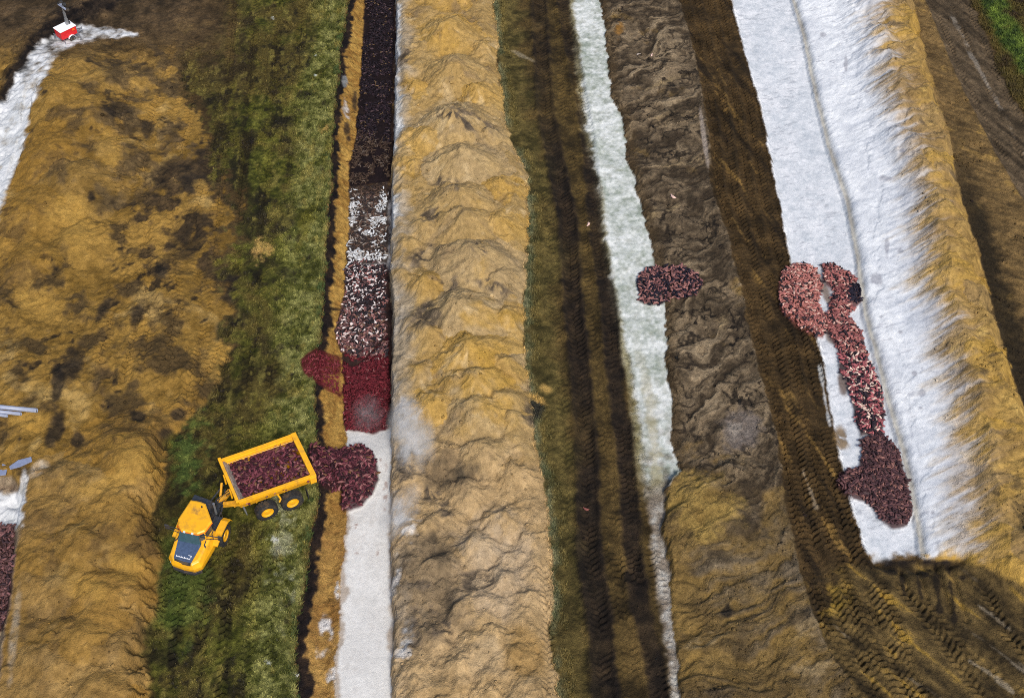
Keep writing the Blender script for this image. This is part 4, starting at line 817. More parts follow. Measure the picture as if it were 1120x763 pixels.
def beam(p, q, w, hgt):          # square bar between two points, w across, hgt up
    p = Vector(p); q = Vector(q); d = (q - p).normalized(); s_ = Vector((-d.y, d.x, 0)).normalized() * w / 2; u_ = d.cross(s_.normalized()) * -hgt / 2
    if u_.z < 0: u_ = -u_
    return loft([[tuple(c + s_ + u_), tuple(c - s_ + u_), tuple(c - s_ - u_), tuple(c + s_ - u_)] for c in (p, q)])
tx, ty = -21.6, -17.6; tz = 0.02
truck = bpy.data.objects.new('dump_truck', None); COL.objects.link(truck); truck.location = (tx, ty, tz)
tag(truck, 'yellow articulated dump truck on the grass, bed loaded with carcasses', 'dump truck')
cf = Vector((-.25, -.968, 0)).normalized(); ce = Vector((-cf.y, cf.x, 0)); O_ = Vector((-23.4, -20.07, 0)) - Vector((tx, ty, 0))
def K(f_, e_, z_): v = O_ + cf * f_ + ce * e_; return (v.x, v.y, z_)
TH = .4588; ba = Vector((math.cos(TH), math.sin(TH), 0)); bn = Vector((-ba.y, ba.x, 0)); OB = Vector((-21.51, -16.53, 0)) - Vector((tx, ty, 0))
def B(x_, y_, z_): v = OB + ba * x_ + bn * y_; return (v.x, v.y, z_)
def Kp(*parts): return [tmap(K, p) for p in parts]
def Bp(*parts): return [tmap(B, p) for p in parts]
# front unit
hood_o = [(2.45,-1.36),(2.86,-.92),(2.97,0),(2.94,.86),(2.55,1.34),(.75,1.50),(-.2,1.46),(-.2,-1.46),(.75,-1.5)]
def hz(f_): return 2.42 - .20 * max(0, f_ - .9)
rings = [[(f_ * .97, e_ * .96, 1.0) for f_, e_ in hood_o], [(f_, e_, 1.28) for f_, e_ in hood_o], [(f_, e_, 1.72 - .07 * max(0, f_)) for f_, e_ in hood_o], [(f_ - .10 * (f_ > 2), e_ * .86, hz(f_) - .12) for f_, e_ in hood_o], [(f_ - .22 * (f_ > 2), e_ * .76, hz(f_) - .03) for f_, e_ in hood_o]]
hood = build('hood', M_yel, truck, Kp(loft(rings)), .045)
build('bumper', M_dkm, truck, Kp(loft([[(2.5,-1.3,.75),(2.9,-.85,.75),(3.02,0,.75),(2.98,.8,.75),(2.6,1.28,.75),(2.2,1.1,.75),(2.2,-1.1,.75)], [(2.5,-1.32,1.02),(2.9,-.88,1.02),(3.03,0,1.02),(3.0,.83,1.02),(2.6,1.3,1.02),(2.2,1.1,1.02),(2.2,-1.1,1.02)]])), .03)
pan = [(1.30,-.96),(2.66,-.74),(2.74,0),(2.72,.66),(1.30,.86)]
panel = build('hood_panel', M_panel, truck, Kp(loft([[(f_, e_, hz(f_) - .06) for f_, e_ in pan], [(f_, e_, hz(f_) + .012) for f_, e_ in pan]])), .012)
build('grille', M_blk, truck, Kp(loft([[(2.70,-.62,1.45),(2.93,0,1.45),(2.90,.6,1.45),(2.6,.6,1.45),(2.6,-.62,1.45)], [(2.76,-.70,hz(2.75) - .05),(2.87,0,hz(2.8) - .06),(2.85,.66,hz(2.8) - .06),(2.6,.6,hz(2.6) + .016),(2.6,-.62,hz(2.6) + .016)]])))
let = []
for k in range(9):                                   # worn white script on the nose, too small to read
    e0 = -.62 + k * .125; hgt = .12 if k in (0, 5) else .075; f0 = 2.50 + .02 * (k > 3)
    let.append(box(f0 - hgt, f0, e0, e0 + .05, hz(2.5) + .012, hz(2.45) + .03)); let.append(box(f0 - .03, f0, e0 + .05, e0 + .12, hz(2.5) + .012, hz(2.45) + .028))
let += [box(2.22, 2.26, .26, .50, hz(2.25) + .014, hz(2.25) + .03), box(2.26, 2.40, .47, .52, hz(2.3) + .010, hz(2.3) + .03)]
build('lettering', M_wht, panel, Kp(*let))
for e_, s_ in ((-1.02, -1), (1.04, 1)):
    build('headlight', M_lamp, truck, Kp(box(2.50, 2.68, e_ - .13, e_ + .13, 1.30, 1.50)), .03)
    build('side_vent', M_dkm, truck, Kp(loft([[(.55, s_ * 1.02, 2.12), (1.25, s_ * 1.02, 2.02), (1.40, s_ * 1.2, 1.98), (.55, s_ * 1.28, 2.06)], [(.55, s_ * 1.02, 2.38), (1.25, s_ * 1.05, 2.33), (1.40, s_ * 1.22, 2.22), (.55, s_ * 1.30, 2.22)]])), .02)
roof_o = [(-1.62,-1.02),(-1.66,-.25),(-1.57,.20),(-.2,1.30),(.72,1.14),(1.08,.72),(1.08,-.60),(.70,-.98),(.2,-1.22)]
cab_o = [(f_ * .93, e_ * .90) for f_, e_ in roof_o]
cab = build('cab', M_glass, truck, Kp(loft([[(f_, e_, 1.5) for f_, e_ in cab_o], [(f_, e_, 2.35) for f_, e_ in cab_o], [(f_ * .97, e_ * .96, 3.32) for f_, e_ in cab_o]])), .03)
build('windshield', M_wind, truck, Kp(loft([[(1.0,-.74,3.30),(1.0,.70,3.30),(1.36,.88,2.42),(1.36,-.92,2.42)], [(.94,-.74,3.30),(.94,.70,3.30),(1.20,.88,2.38),(1.20,-.92,2.38)]])))
for f_, e_ in cab_o[::2]: build('pillar', M_yel, cab, Kp(bar((f_ * 1.0, e_ * 1.0, 1.9), (f_ * .97, e_ * .97, 3.34), .055, 6)))
roof = build('cab_roof', M_yel, truck, Kp(loft([[(f_, e_, 3.30) for f_, e_ in roof_o], [(f_, e_, 3.42) for f_, e_ in roof_o], [(f_ * .92, e_ * .91, 3.50) for f_, e_ in roof_o]])), .03)
build('roof_fringe', M_org, roof, Kp(*[bar((*roof_o[i], 3.285), (*roof_o[(i + 1) % 9], 3.285), .035, 6) for i in (3, 4, 5, 6, 7, 8)]))  # added orange bars imitate the lens colour fringe along the roof edge
build('roof_hatch', M_yeld, roof, Kp(box(-1.05,-.45,-.52,.08,3.49,3.515)), .01); build('antenna', M_blk, roof, Kp(bar((-1.15,.10,3.49),(-1.15,.10,3.62),.06)))
for e_ in (-.34, .30): build('work_lamp', M_lamp, roof, Kp(box(1.06,1.18,e_ - .08,e_ + .08,3.32,3.44)), .02)
build('seat', M_seat, truck, Kp(box(-.3,.3,-.35,.3,2.0,2.25), box(-.5,-.3,-.35,.3,2.2,2.95)), .05)
build('engine_cover', M_dkm, truck, Kp(loft([[(-2.85,-1.50,1.2),(-1.95,-1.55,1.2),(-1.75,.25,1.2),(-2.6,.30,1.2)], [(-2.85,-1.50,2.25),(-1.95,-1.55,2.25),(-1.75,.25,2.25),(-2.6,.30,2.25)], [(-2.72,-1.36,2.55),(-2.0,-1.42,2.55),(-1.82,.10,2.55),(-2.5,.14,2.55)]])), .10)
build('exhaust_pipe', M_grey, truck, Kp(bar((-2.05,.52,1.6),(-2.05,.52,2.9),.09,10)), 0)
build('side_deck', M_dkm, truck, Kp(box(-1.75,.6,.55,1.26,1.55,1.78), box(-1.75,.6,-1.26,-.9,1.55,1.78), box(-2.6,.2,-.55,.55,.7,1.5)), .03)
for s_ in (-1, 1):
    arc = [(-1.95,1.35),(-1.75,1.78),(-1.35,2.02),(-.4,2.04),(.15,1.95),(.75,1.80)]
    rg_ = [[(f_, s_ * 1.26, z_), (f_, s_ * 1.80, z_ - .02), (f_, s_ * 1.83, z_ - .16), (f_, s_ * 1.26, z_ - .10)] for f_, z_ in arc]
    build('fender', M_yel, truck, Kp(loft(rg_)), .025)
    build('handrail', M_org if s_ < 0 else M_dkm, truck, Kp(bar((-1.6, s_ * 1.30, 2.05), (-1.6, s_ * 1.30, 2.75), .03, 6), bar((-1.6, s_ * 1.30, 2.75), (.35, s_ * 1.38, 2.65), .03, 6), bar((.35, s_ * 1.38, 2.65), (.35, s_ * 1.38, 1.95), .03, 6)))
    mi = build('mirror', M_dkm, truck, Kp(loft([[(.50, s_ * 1.95, 2.35), (.62, s_ * 1.95, 2.35), (.62, s_ * 2.28, 2.38), (.50, s_ * 2.28, 2.38)], [(.50, s_ * 1.95, 2.85), (.62, s_ * 1.95, 2.85), (.62, s_ * 2.28, 2.85), (.50, s_ * 2.28, 2.85)]])), .03)
    build('mirror_arm', M_dkm, mi, Kp(bar((.72, s_ * 1.0, 2.9), (.58, s_ * 2.0, 2.75), .04, 6), bar((.72, s_ * 1.05, 2.35), (.58, s_ * 2.0, 2.5), .03, 6)))
# wheels
def wheel(P, cx, cy, r, w, out):
    n = 40; ang = [2 * math.pi * k / n for k in range(n)]
    def ring(rad, off): return [(cx + rad * math.cos(t), cy + out * off, r + .01 + rad * math.sin(t)) for t in ang]
    rimp = loft([ring(.46 * r, w / 2 - .10), ring(.55 * r, w / 2 - .03), ring(.50 * r, w / 2 - .04), ring(.30 * r, w / 2 - .16), ring(.24 * r, w / 2 - .05), ring(.10 * r, w / 2 - .04)])
    rim = build('wheel', M_yel, truck, [tmap(P, rimp)])
    bodyp = [ring(.56 * r, w / 2 - .02), ring(.74 * r, w / 2), ring(.90 * r, w / 2 - .03), ring(.96 * r, w / 2 - .10), ring(.96 * r, -w / 2 + .10), ring(.88 * r, -w / 2 + .02), ring(.5 * r, -w / 2)]
    parts = [loft(bodyp, False)]
    for k in range(22):
        for sgn in (0, 1):
            t = 2 * math.pi * (k + .5 * sgn) / 22; o0, o1 = (0.0, w / 2 - .02) if sgn else (-w / 2 + .02, 0.0); dt = .085
            c = []
            for rr_ in (.94 * r, 1.0 * r):
                c.append([(cx + rr_ * math.cos(t + a_), cy + out * o_, r + .01 + rr_ * math.sin(t + a_)) for a_, o_ in ((-dt + .05, o0), (dt + .05, o0), (dt - .06, o1), (-dt - .06, o1))])
            parts.append(loft(c))
    build('tyre', M_blk, rim, [tmap(P, q) for q in parts])
for s_ in (-1, 1):
    wheel(K, -.80, s_ * 1.42, .88, .62, s_)
    for bx_ in (2.05, 4.08): wheel(B, bx_, s_ * 1.98, .88, .64, s_)
build('axle', M_dkm, truck, Kp(bar((-.80,-1.2,.88),(-.80,1.2,.88),.16)))
for x_ in (2.05, 4.08): build('axle', M_dkm, truck, Bp(bar((x_,-1.7,.88),(x_,1.7,.88),.16)))
# rear frame and hitch
hp = Vector(K(-3.1, .25, 1.2)); h0 = Vector(B(.1, 0, 1.25))
build('rear_frame', M_yeld, truck, Bp(box(-.1,5.6,.45,.75,1.0,1.5), box(-.1,5.6,-.75,-.45,1.0,1.5), box(.2,.5,-.45,.45,1.05,1.45), box(3.0,3.3,-.45,.45,1.05,1.45), box(5.1,5.4,-.45,.45,1.05,1.45)) + [beam(B(-.05,.6,1.3), tuple(hp), .28, .4), beam(B(-.05,-.6,1.3), tuple(hp), .28, .4), beam(B(-.3,1.2,1.9), tuple(hp + Vector((.1,.2,.4))), .16, .2), beam(B(-.35,-.2,2.0), tuple(hp + Vector((0,0,.45))), .2, .22)], .02)
build('hitch', M_dkm, truck, [bar(tuple(hp + Vector((0,0,-.4))), tuple(hp + Vector((0,0,.45))), .28, 14), beam(tuple(hp), K(-2.2,.0,1.2), .6, .5), bar(K(-2.5,.7,1.35), B(-.2,.9,1.4), .07), bar(K(-2.5,-.6,1.35), B(-.2,1.3,1.5), .07)])
build('hose', M_blk, truck, [bar(K(-2.2,.3,1.7), tuple(hp + Vector((.1,.1,.65))), .04), bar(tuple(hp + Vector((.1,.1,.65))), B(.0,.2,1.7), .04), bar(K(-2.2,.1,1.6), tuple(hp + Vector((-.15,.1,.6))), .035), bar(tuple(hp + Vector((-.15,.1,.6))), B(.0,.5,1.6), .035)])
# tipping body: outer shell, inner tray, top rim
LB, HW = 6.18, 2.285
def zr(x_): return 3.31 + (3.09 - 3.31) * x_ / LB
def outr(x_, wo, zo): return (x_, wo, zo)
outer = [[(.62,-1.45,1.75),(5.4,-1.45,1.62),(5.4,1.45,1.62),(.62,1.45,1.75)], [(.30,-1.95,2.25),(6.0,-1.95,2.1),(6.0,1.95,2.1),(.30,1.95,2.25)], [(.06,-HW+.10,zr(0) - .38),(6.10,-HW+.10,zr(LB) - .38),(6.10,HW-.10,zr(LB) - .38),(.06,HW-.10,zr(0) - .38)], [(.04,-HW+.08,zr(0) - .03),(6.10,-HW+.08,zr(LB) - .03),(6.10,HW-.08,zr(LB) - .03),(.04,HW-.08,zr(0) - .03)]]
inner = [[(.30,-HW+.26,zr(0) - .03),(5.88,-HW+.26,zr(LB) - .03),(5.88,HW-.26,zr(LB) - .03),(.30,HW-.26,zr(0) - .03)], [(1.15,-1.7,2.0),(5.75,-1.7,1.85),(5.75,1.7,1.85),(1.15,1.7,2.0)]]
shell = loft(outer + inner)
body = build('dump_body', M_yel, truck, Bp(shell), .02)
rimw = []
def rimbar(p, q, w, hgt): rimw.append(beam(B(*p), B(*q), w, hgt))
rimbar((0,-HW+.12,zr(0)), (LB-.1,-HW+.12,zr(LB)), .24, .30); rimbar((0,HW-.12,zr(0)), (3.6,HW-.12,zr(3.6)), .20, .26); rimbar((3.6,HW-.12,zr(3.6)), (LB-.1,HW-.08,zr(LB) + .02), .20, .26)
build('rim', M_yel, body, rimw, .03)
build('tail_bar', M_yel, body, [beam(B(LB-.12,-HW-.02,zr(LB) + .05), B(LB-.12,HW+.02,zr(LB) + .05), .42, .34)] + Bp(box(5.72,6.22,-HW-.10,-HW+.30,zr(LB) - .62,zr(LB) + .06), box(5.85,6.2,HW-.25,HW+.08,zr(LB) - .5,zr(LB) + .1)), .04)
build('headboard', M_yel, body, [beam(B(.10,-HW,zr(0) + .08), B(.10,HW,zr(0) + .08), .24, .42)] + Bp(box(-.12,.0,-.9,-.6,2.3,3.2), box(-.12,.0,.6,.9,2.3,3.2)), .03)
build('wear_plate', M_head, body, Bp(loft([[(.235,-HW+.3,zr(0) - .02),(.235,HW-.3,zr(0) - .02),(.95,HW-.55,2.2),(.95,-HW+.55,2.2)], [(.36,-HW+.3,zr(0) + .05),(.36,HW-.3,zr(0) + .05),(1.1,HW-.55,2.25),(1.1,-HW+.55,2.25)]])))
build('inner_rail', M_yeld, body, [bar(B(.4,HW-.42,zr(0) - .22), B(3.4,HW-.42,zr(3.4) - .20), .05, 6), bar(B(3.4,HW-.42,zr(3.4) - .2), B(5.8,HW-.46,zr(LB) - .16), .05, 6)])
for x_ in (1.4, 2.5, 3.6, 4.7):
    build('side_rib', M_yel, body, Bp(loft([[(x_,-HW+.12,zr(x_) - .2),(x_ + .14,-HW+.12,zr(x_) - .2),(x_ + .14,-1.93,2.22),(x_,-1.93,2.22)], [(x_,-HW+.02,zr(x_) - .2),(x_ + .14,-HW+.02,zr(x_) - .2),(x_ + .14,-2.0,2.2),(x_,-2.0,2.2)]])))
build('body_prop', M_yel, truck, [bar(B(3.15,-2.0,2.25), B(3.28,-2.12,1.75), .07), bar(B(3.28,-2.12,1.75), B(3.12,-2.18,1.55), .07)])
build('lift_cylinder', M_grey, truck, [bar(B(.40,-1.9,2.7), B(.55,-2.05,1.35), .10, 10, .05)])
build('lift_cylinder', M_grey, truck, [bar(B(.40,1.2,2.6), B(1.2,.9,1.3), .10, 10)])
for y_ in (-1.97, 1.97): build('mudflap', M_blk, truck, Bp(box(5.35,5.4,y_ - .27,y_ + .27,.5,1.5)))
# the load
gx_ = np.arange(.5, 5.82, ST); gy_ = np.arange(-HW + .34, HW - .36, ST); GX, GY = np.meshgrid(gx_, gy_)
def bedz(x_, y_): return 2.80 - .02 * x_ + .20 * np.clip(1 - (np.abs(y_) / 2.1) ** 2, 0, 1) * np.clip(x_ / 1.5, 0, 1) + .12 * fbm(x_, y_, 1.5, 2, 140) - .10 * np.clip(1.2 - x_, 0, 1)
cells = np.stack([GX.ravel(), GY.ravel()], 1); pt = scatter(cells, 42); zz = bedz(pt[:, 0], pt[:, 1]) + rng.uniform(-.14, .10, len(pt))
W_ = np.array([B(a_, b_, c_) for (a_, b_), c_ in zip(pt, zz)]) + np.array([tx, ty, tz])
me = bake('carcass_load', W_, pick(BRN, len(pt)), rng.uniform(.68, 1.0, len(pt)), .2, LOW)
tag(link('carcass_load', me, M_fur), 'dark reddish brown carcasses loaded in the bed of the yellow dump truck', 'load', 'heaps of dead mink', 'stuff')
bc = np.array([B(a_, b_, 0) for a_, b_ in cells[(cells[:, 0] > .9)]])[:, :2] + np.array([tx, ty])
def bedw(x_, y_):
    v = Vector((x_ - tx, y_ - ty, 0)) - OB; return tz + float(bedz(np.array(v.dot(ba)), np.array(v.dot(bn))))
individuals(bc, 80, 'dark reddish brown dead mink on top of the load in the dump truck bed', 'dead mink on the truck load', BRN, zfun=bedw, lift=.06)
# ------------------------------------------------------------------ lighting tower at the far left
lx, ly = -48.3, 44.85; lz = float(ground(lx, ly)) + .02
tower = bpy.data.objects.new('light_tower', None); COL.objects.link(tower); tower.location = (lx, ly, lz)
tag(tower, 'small red and white trailer light tower with raised mast standing on the pale lime', 'light tower')
ta = Vector((1.21, 1.25, 0)).normalized(); tb_ = Vector((-ta.y, ta.x, 0))
def T(x_, y_, z_): v = ta * x_ + tb_ * y_; return (v.x, v.y, z_)
def Tp(*p): return [tmap(T, q) for q in p]
build('housing', M_red, tower, Tp(loft([[(-.92,-.60,.50),(.92,-.60,.50),(.92,.60,.50),(-.92,.60,.50)], [(-.95,-.66,.62),(.95,-.66,.62),(.95,.66,.62),(-.95,.66,.62)], [(-.95,-.66,1.50),(.95,-.66,1.50),(.95,.66,1.50),(-.95,.66,1.50)]])), .04)
build('roof', M_wht, tower, Tp(loft([[(-1.0,-.70,1.50),(1.0,-.70,1.50),(1.0,.70,1.50),(-1.0,.70,1.50)], [(-1.0,-.70,1.58),(1.0,-.70,1.58),(1.0,.70,1.58),(-1.0,.70,1.58)], [(-.9,-.6,1.64),(.9,-.6,1.64),(.9,.6,1.64),(-.9,.6,1.64)]])), .02)
build('marker_plate', M_org, tower, Tp(box(.45,.72,-.685,-.66,1.12,1.32)))
def twheel(s_):
    n = 24; ang = [2 * math.pi * k / n for k in range(n)]
    def rg2(rad, o_): return [(.15 + rad * math.cos(t), s_ * (.70 + o_), .33 + rad * math.sin(t)) for t in ang]
    rm = build('wheel', M_grey, tower, Tp(loft([rg2(.20,.06), rg2(.22,.17), rg2(.10,.13)])))
    build('tyre', M_blk, rm, Tp(loft([rg2(.22,.16), rg2(.29,.17), rg2(.33,.13), rg2(.33,.03), rg2(.22,.0)])), 0, True)
    build('fender', M_wht, tower, Tp(*[beam((.15 + .42 * math.cos(t), s_ * .76, .33 + .42 * math.sin(t)), (.15 + .42 * math.cos(t + .5), s_ * .76, .33 + .42 * math.sin(t + .5)), .18, .03) for t in (.3, .8, 1.3, 1.8, 2.3)]))
for s_ in (-1, 1): twheel(s_)
build('drawbar', M_grey, tower, Tp(beam((.9,-.3,.5),(1.9,0,.48),.08,.10), beam((.9,.3,.5),(1.9,0,.48),.08,.10), bar((1.85,0,.05),(1.85,0,.7),.04)))
for x_, y_ in ((-.8,-.62),(-.8,.62),(.8,-.62),(.8,.62)):
    sg = 1 if y_ > 0 else -1
    build('stabiliser_leg', M_grey, tower, Tp(beam((x_,y_,.55),(x_ * 1.15,y_ + sg * .5,.52),.08,.08), bar((x_ * 1.15,y_ + sg * .5,.62),(x_ * 1.15,y_ + sg * .5,.03),.035), bar((x_ * 1.15,y_ + sg * .5,.03),(x_ * 1.15,y_ + sg * .5,0),.11)))
mast = build('mast', M_grey, tower, Tp(box(.26,.54,-.14,.14,1.62,2.4), box(.29,.51,-.11,.11,2.4,3.1), box(.32,.48,-.08,.08,3.1,3.9)), .01)
build('winch', M_dkm, mast, Tp(box(.48,.72,-.14,.14,1.66,1.95)), .03)
bar_ = build('lamp_bar', M_pipe, tower, Tp(box(.30,.50,-.75,.75,3.76,3.88), box(.30,.50,-.35,.35,4.02,4.14), box(.34,.46,-.05,.05,3.9,4.2)), .02)
for y_, z_, x_ in ((-.72,3.68,.62),(-.26,3.50,.66),(.30,3.68,.66),(.72,3.80,.62),(-.3,4.15,.62),(.3,4.15,.62)):
    lm = build('lamp', M_blk, tower, Tp(bar((x_ - .28,y_,z_ + .12),(x_,y_,z_),.12,14,.22)))
    build('lens', M_lamp, lm, Tp(bar((x_,y_,z_),(x_ + .02,y_,z_ - .008),.19,14)))
# ------------------------------------------------------------------ grey pipes and boards at the left
def hollow(name, p, q, r, label, cat, grp=None):
    p = Vector(p); q = Vector(q); d = (q - p).normalized(); a = d.orthogonal().normalized(); b = d.cross(a); n = 20
    def rg3(c, rr): return [tuple(c + (a * math.cos(2 * math.pi * k / n) + b * math.sin(2 * math.pi * k / n)) * rr) for k in range(n)]
    o = build(name, M_pipe, None, [loft([rg3(p, r * .88), rg3(p, r), rg3(q, r), rg3(q, r * .88), rg3(p, r * .88)], False)])
    for f_ in o.data.polygons: f_.use_smooth = True
    return tag(o, label, cat, grp)
def gp(u, v, zo):
    x, y = un(u, v, .5); return (float(x), float(y), float(ground(x, y)) + zo)
def pipe(u0, v0, u1, v1, r, lab):
    a = Vector(gp(u0, v0, r)); b = Vector(gp(u1, v1, r)); zt_ = max(a.z, b.z, float(ground((a.x + b.x) / 2, (a.y + b.y) / 2)) + r); a.z = b.z = zt_
    hollow('pipe', a, b, r, lab, 'pipe', 'grey pipes at the left edge')
pipe(-46,446,43,454.5,.19,'longest pale grey pipe of the three lying on the sand at the left edge')
pipe(-46,450,25.5,458,.15,'middle grey pipe of the three at the left edge, ending shorter than the longest')
pipe(-46,452,10,459,.13,'shortest grey pipe of the three at the left edge, nearest the photo bottom')
def board(pts, z0, th, lab, sag=.0):
    w = []
    for i, (u, v) in enumerate(pts):
        x, y = un(u, v, .4); w.append((float(x), float(y), float(ground(x, y))))
    zb = max(p_[2] for p_ in w) * .5 + .5 * sum(p_[2] for p_ in w) / len(w) + z0
    top_ = [(x, y, zb + th + sag * ((-1) ** i)) for i, (x, y, _) in enumerate(w)]; bot = [(x, y, zb + sag * ((-1) ** i)) for i, (x, y, _) in enumerate(w)]
    return tag(build('board', M_sheet, None, [loft([bot, top_])], .015), lab, 'board', 'boards at the left trench')
board([(12,514),(22,507),(36,503.5),(37,508),(24,514),(13,517)], .08, .10, 'long bluish grey board lying beside the left edge trench', .0)
board([(-6,512),(4,508.5),(9.5,510.5),(7,520),(-6,522)], .08, .10, 'bluish grey board cut off by the left edge above the lime', .0)
# ------------------------------------------------------------------ grass tufts, clods
def tufts(mask, n, hmin, hmax):
    idx = np.where(mask)[0]; k = rng.choice(idx, n); x = X[k] + rng.uniform(-.05, .05, n); y = Y[k] + rng.uniform(-.05, .05, n); z = h[k]
    nb = 4; VV = np.zeros((n, nb, 3, 3), np.float32); hh_ = rng.uniform(hmin, hmax, n)
    for b in range(nb):
        t = rng.uniform(0, 2 * np.pi, n); w = rng.uniform(.02, .045, n); ln = hh_ * rng.uniform(.5, 1.1, n)
        dx, dy = np.cos(t), np.sin(t); ox, oy = rng.normal(0, .05, n), rng.normal(0, .05, n)
        VV[:, b, 0] = np.stack([x + ox - dy * w, y + oy + dx * w, z - .02], 1); VV[:, b, 1] = np.stack([x + ox + dy * w, y + oy - dx * w, z - .02], 1); VV[:, b, 2] = np.stack([x + ox + dx * ln * 1.0, y + oy + dy * ln * 1.0, z + ln * .75], 1)
    cc = C[k] * rng.uniform(.7, 1.75, (n, 1)) * np.array([1.04, 1.0, .95]); cc = np.repeat(cc, nb * 3, 0)
    return VV.reshape(-1, 3), cc
vis = (U1 > -40) & (U1 < 1160) & (V1 > -40) & (V1 < 800)
gm = (REG == 3) & vis & (rng.random(len(h)) < np.clip(.15 + .7 * rightg + 1.2 * n2, .02, 1))
gm = gm & (pile_m < .2)
V_a, c_a = tufts(gm & (U1 < 620), 30000, .07, .2); fr = (np.abs(dG2) < .35) & vis & (V1 > -20)
V_b, c_b = tufts(fr & (dG2 < .1) & (pile_m < .2), 6000, .15, .38)
c_b = np.clip(c_b, A(.05,.075,.02), None)
V_c, c_c = tufts((REG == 3) & vis & (U1 > 900), 9000, .12, .45)
gr2 = (np.abs(dR2 - .5) < .7) & vis & (n2 > -.1); V_d, c_d = tufts(gr2, 9000, .1, .3); c_d = c_d * .9 + A(.012,.014,.004)
VG = np.concatenate([V_a, V_b, V_c, V_d]); CG = np.concatenate([c_a, c_b, c_c, c_d])
me = npmesh('grass_tufts', VG, np.arange(len(VG)).reshape(-1, 3), False); colattr(me, 'soil', np.clip(CG, .01, .6))
M_blade, nt, b_ = newmat('grass_blade'); at = nt.nodes.new('ShaderNodeAttribute'); at.attribute_name = 'soil'; nt.links.new(at.outputs['Color'], b_.inputs['Base Color']); b_.inputs['Roughness'].default_value = .7; b_.inputs['Specular IOR Level'].default_value = .2
tag(link('grass_tufts', me, M_blade), 'short rough grass growing in strips beside the trenches', 'grass', kind='stuff')
t_ = (1 + 5 ** .5) / 2
IV = np.array([(-1,t_,0),(1,t_,0),(-1,-t_,0),(1,-t_,0),(0,-1,t_),(0,1,t_),(0,-1,-t_),(0,1,-t_),(t_,0,-1),(t_,0,1),(-t_,0,-1),(-t_,0,1)], np.float32) / 1.9
IF = np.array([(0,11,5),(0,5,1),(0,1,7),(0,7,10),(0,10,11),(1,5,9),(5,11,4),(11,10,2),(10,7,6),(7,1,8),(3,9,4),(3,4,2),(3,2,6),(3,6,8),(3,8,9),(4,9,5),(2,4,11),(6,2,10),(8,6,7),(9,8,1)])
prob = np.where(REG == 0, 1.0, np.where(REG == 1, .55, np.where(REG == 4, .5, np.where(REG == 2, .5, 0.0)))) * vis * np.clip(.1 + 2.2 * n2 + .9 * n3, 0.02, 2) * (1 - np.clip(pile_m, 0, 1)) * np.where((dT1 > 0) & (dT2 < 0), 0, 1)
k = rng.choice(len(h), 11000, p=prob / prob.sum()); n = len(k); sc = np.exp(rng.normal(-3.1, .55, n)).clip(.02, .22)
R_, *_ = rotmats(n, 1.0); v = np.einsum('nij,nvj->nvi', R_, IV[None] * rng.uniform(.6, 1.25, (n, 12, 1))) * sc[:, None, None] * np.array([1, 1, .8]) + np.stack([X[k], Y[k], h[k] + sc * .25], 1)[:, None, :]
me = npmesh('soil_clods', v.reshape(-1, 3), (IF[None] + (np.arange(n) * 12)[:, None, None]).reshape(-1, 3)); colattr(me, 'soil', np.repeat(np.clip(C[k] * rng.uniform(.6, 1.3, (n, 1)), .01, .9), 12, 0))
tag(link('soil_clods', me, M_soil), 'clods and crumbs of dug soil strewn over the ground', 'clods', kind='stuff')
# ------------------------------------------------------------------ a puff of lime dust drifting off the trench edge
M_dust = bpy.data.materials.new('lime_dust'); M_dust.use_nodes = True; nt = M_dust.node_tree; nt.nodes.clear(); L_ = nt.links.new
o_ = nt.nodes.new('ShaderNodeOutputMaterial'); pv = nt.nodes.new('ShaderNodeVolumePrincipled'); pv.inputs['Color'].default_value = (.99, .99, .99, 1); pv.inputs['Anisotropy'].default_value = .1
tc = nt.nodes.new('ShaderNodeTexCoord'); ln_ = nt.nodes.new('ShaderNodeVectorMath'); ln_.operation = 'LENGTH'; L_(tc.outputs['Object'], ln_.inputs[0])
fo = nt.nodes.new('ShaderNodeMapRange'); fo.inputs[1].default_value = .1; fo.inputs[2].default_value = .95; fo.inputs[3].default_value = 1; fo.inputs[4].default_value = 0; L_(ln_.outputs['Value'], fo.inputs[0])
nz = nt.nodes.new('ShaderNodeTexNoise'); nz.inputs['Scale'].default_value = 2.2; nz.inputs['Detail'].default_value = 5; L_(tc.outputs['Object'], nz.inputs[0])
nr_ = nt.nodes.new('ShaderNodeMapRange'); nr_.inputs[1].default_value = .38; nr_.inputs[2].default_value = .68; nr_.inputs[3].default_value = 0; nr_.inputs[4].default_value = 1; L_(nz.outputs[0], nr_.inputs[0])
m1 = nt.nodes.new('ShaderNodeMath'); m1.operation = 'MULTIPLY'; L_(fo.outputs[0], m1.inputs[0]); L_(nr_.outputs[0], m1.inputs[1])
m2 = nt.nodes.new('ShaderNodeMath'); m2.operation = 'MULTIPLY'; m2.inputs[1].default_value = 1.7; L_(m1.outputs[0], m2.inputs[0]); L_(m2.outputs[0], pv.inputs['Density']); L_(pv.outputs[0], o_.inputs['Volume'])
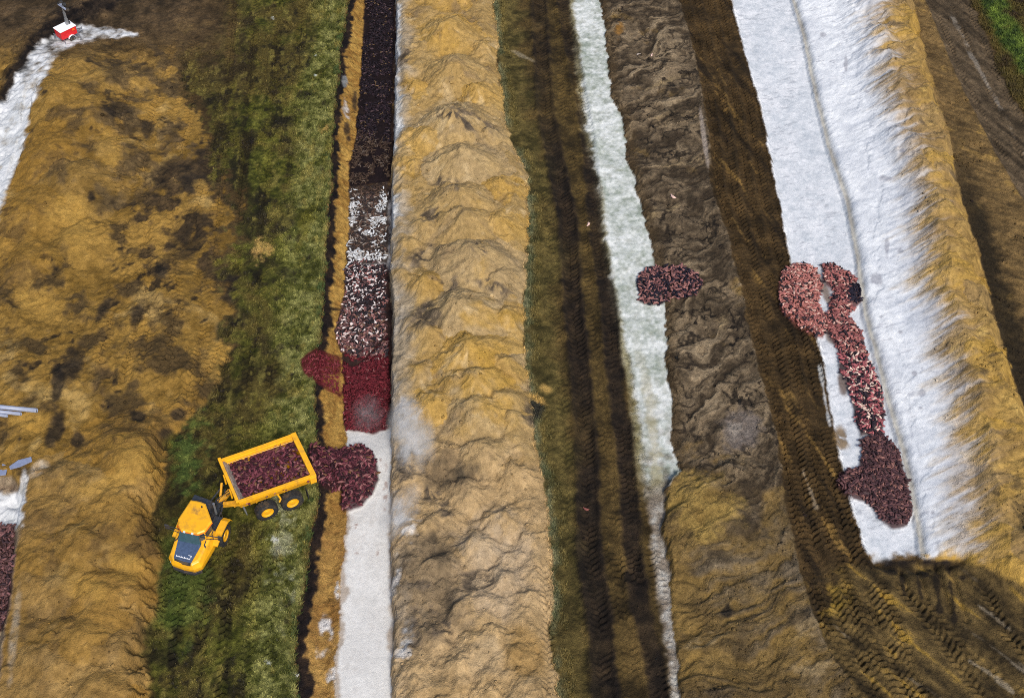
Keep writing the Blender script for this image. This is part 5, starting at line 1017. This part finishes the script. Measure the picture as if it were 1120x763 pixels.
for (u, v, sx, sy, sz, rz, zc) in ((450,474,2.2,4.6,1.3,.2,2.0), (440,560,1.5,3.4,.9,-.35,.9), (402,452,1.8,2.6,.25,.0,-.8)):
    bm = bmesh.new(); bmesh.ops.create_icosphere(bm, subdivisions=3, radius=1); me = bpy.data.meshes.new('lime_dust'); bm.to_mesh(me); bm.free()
    x, y = un(u, v, zc); o = link('lime_dust', me, M_dust); o.location = (float(x), float(y), zc); o.scale = (sx, sy, sz); o.rotation_euler = (0, 0, rz)
    tag(o, {450: 'pale puff of lime dust drifting over the sand ridge beside the blood red carcasses', 440: 'thin lime dust drifting at the trench edge right of the tipped heap', 402: 'faint lime dust settling over the blood red carcasses'}[u], 'dust', 'drifting lime dust', 'stuff')
#@@END@@
# ------------------------------------------------------------------ light, sky, camera
SUN_EL, SUN_AZ = math.radians(48), math.radians(160)          # azimuth from +Y, clockwise: soft light from the lower right
sun = bpy.data.lights.new('sun', 'SUN'); sun.energy = 1.5; sun.angle = math.radians(18); sun.color = (1.0, .95, .86)
so = bpy.data.objects.new('sun', sun); COL.objects.link(so)
dirv = Vector((math.sin(SUN_AZ) * math.cos(SUN_EL), math.cos(SUN_AZ) * math.cos(SUN_EL), math.sin(SUN_EL)))
so.rotation_euler = dirv.to_track_quat('Z', 'Y').to_euler(); so.location = (30, -20, 60)
wd = bpy.data.worlds.new('World'); S.world = wd; wd.use_nodes = True; nt = wd.node_tree
sk = nt.nodes.new('ShaderNodeTexSky'); sk.sky_type = 'NISHITA'; sk.sun_disc = False; sk.sun_elevation = SUN_EL; sk.sun_rotation = SUN_AZ; sk.air_density = 1.0; sk.dust_density = 2.5
nt.links.new(sk.outputs[0], nt.nodes['Background'].inputs[0]); nt.nodes['Background'].inputs[1].default_value = .055
cam = bpy.data.cameras.new('camera'); co = bpy.data.objects.new('camera', cam); COL.objects.link(co)
cam.sensor_fit = 'HORIZONTAL'; cam.sensor_width = 36; cam.lens = FPX / 1120 * 36; cam.clip_end = 8000; cam.clip_start = 1
co.location = (0, -Y0, H); co.rotation_euler = (math.radians(90) - DEP, 0, 0)
S.camera = co
S.view_settings.view_transform = 'Standard'; S.view_settings.look = 'None'; S.view_settings.gamma = 1; S.view_settings.exposure = 1.25
S.cycles.use_denoising = False; S.cycles.volume_bounces = 4; S.cycles.pixel_filter_type = 'BLACKMAN_HARRIS'; S.cycles.filter_width = 0.95
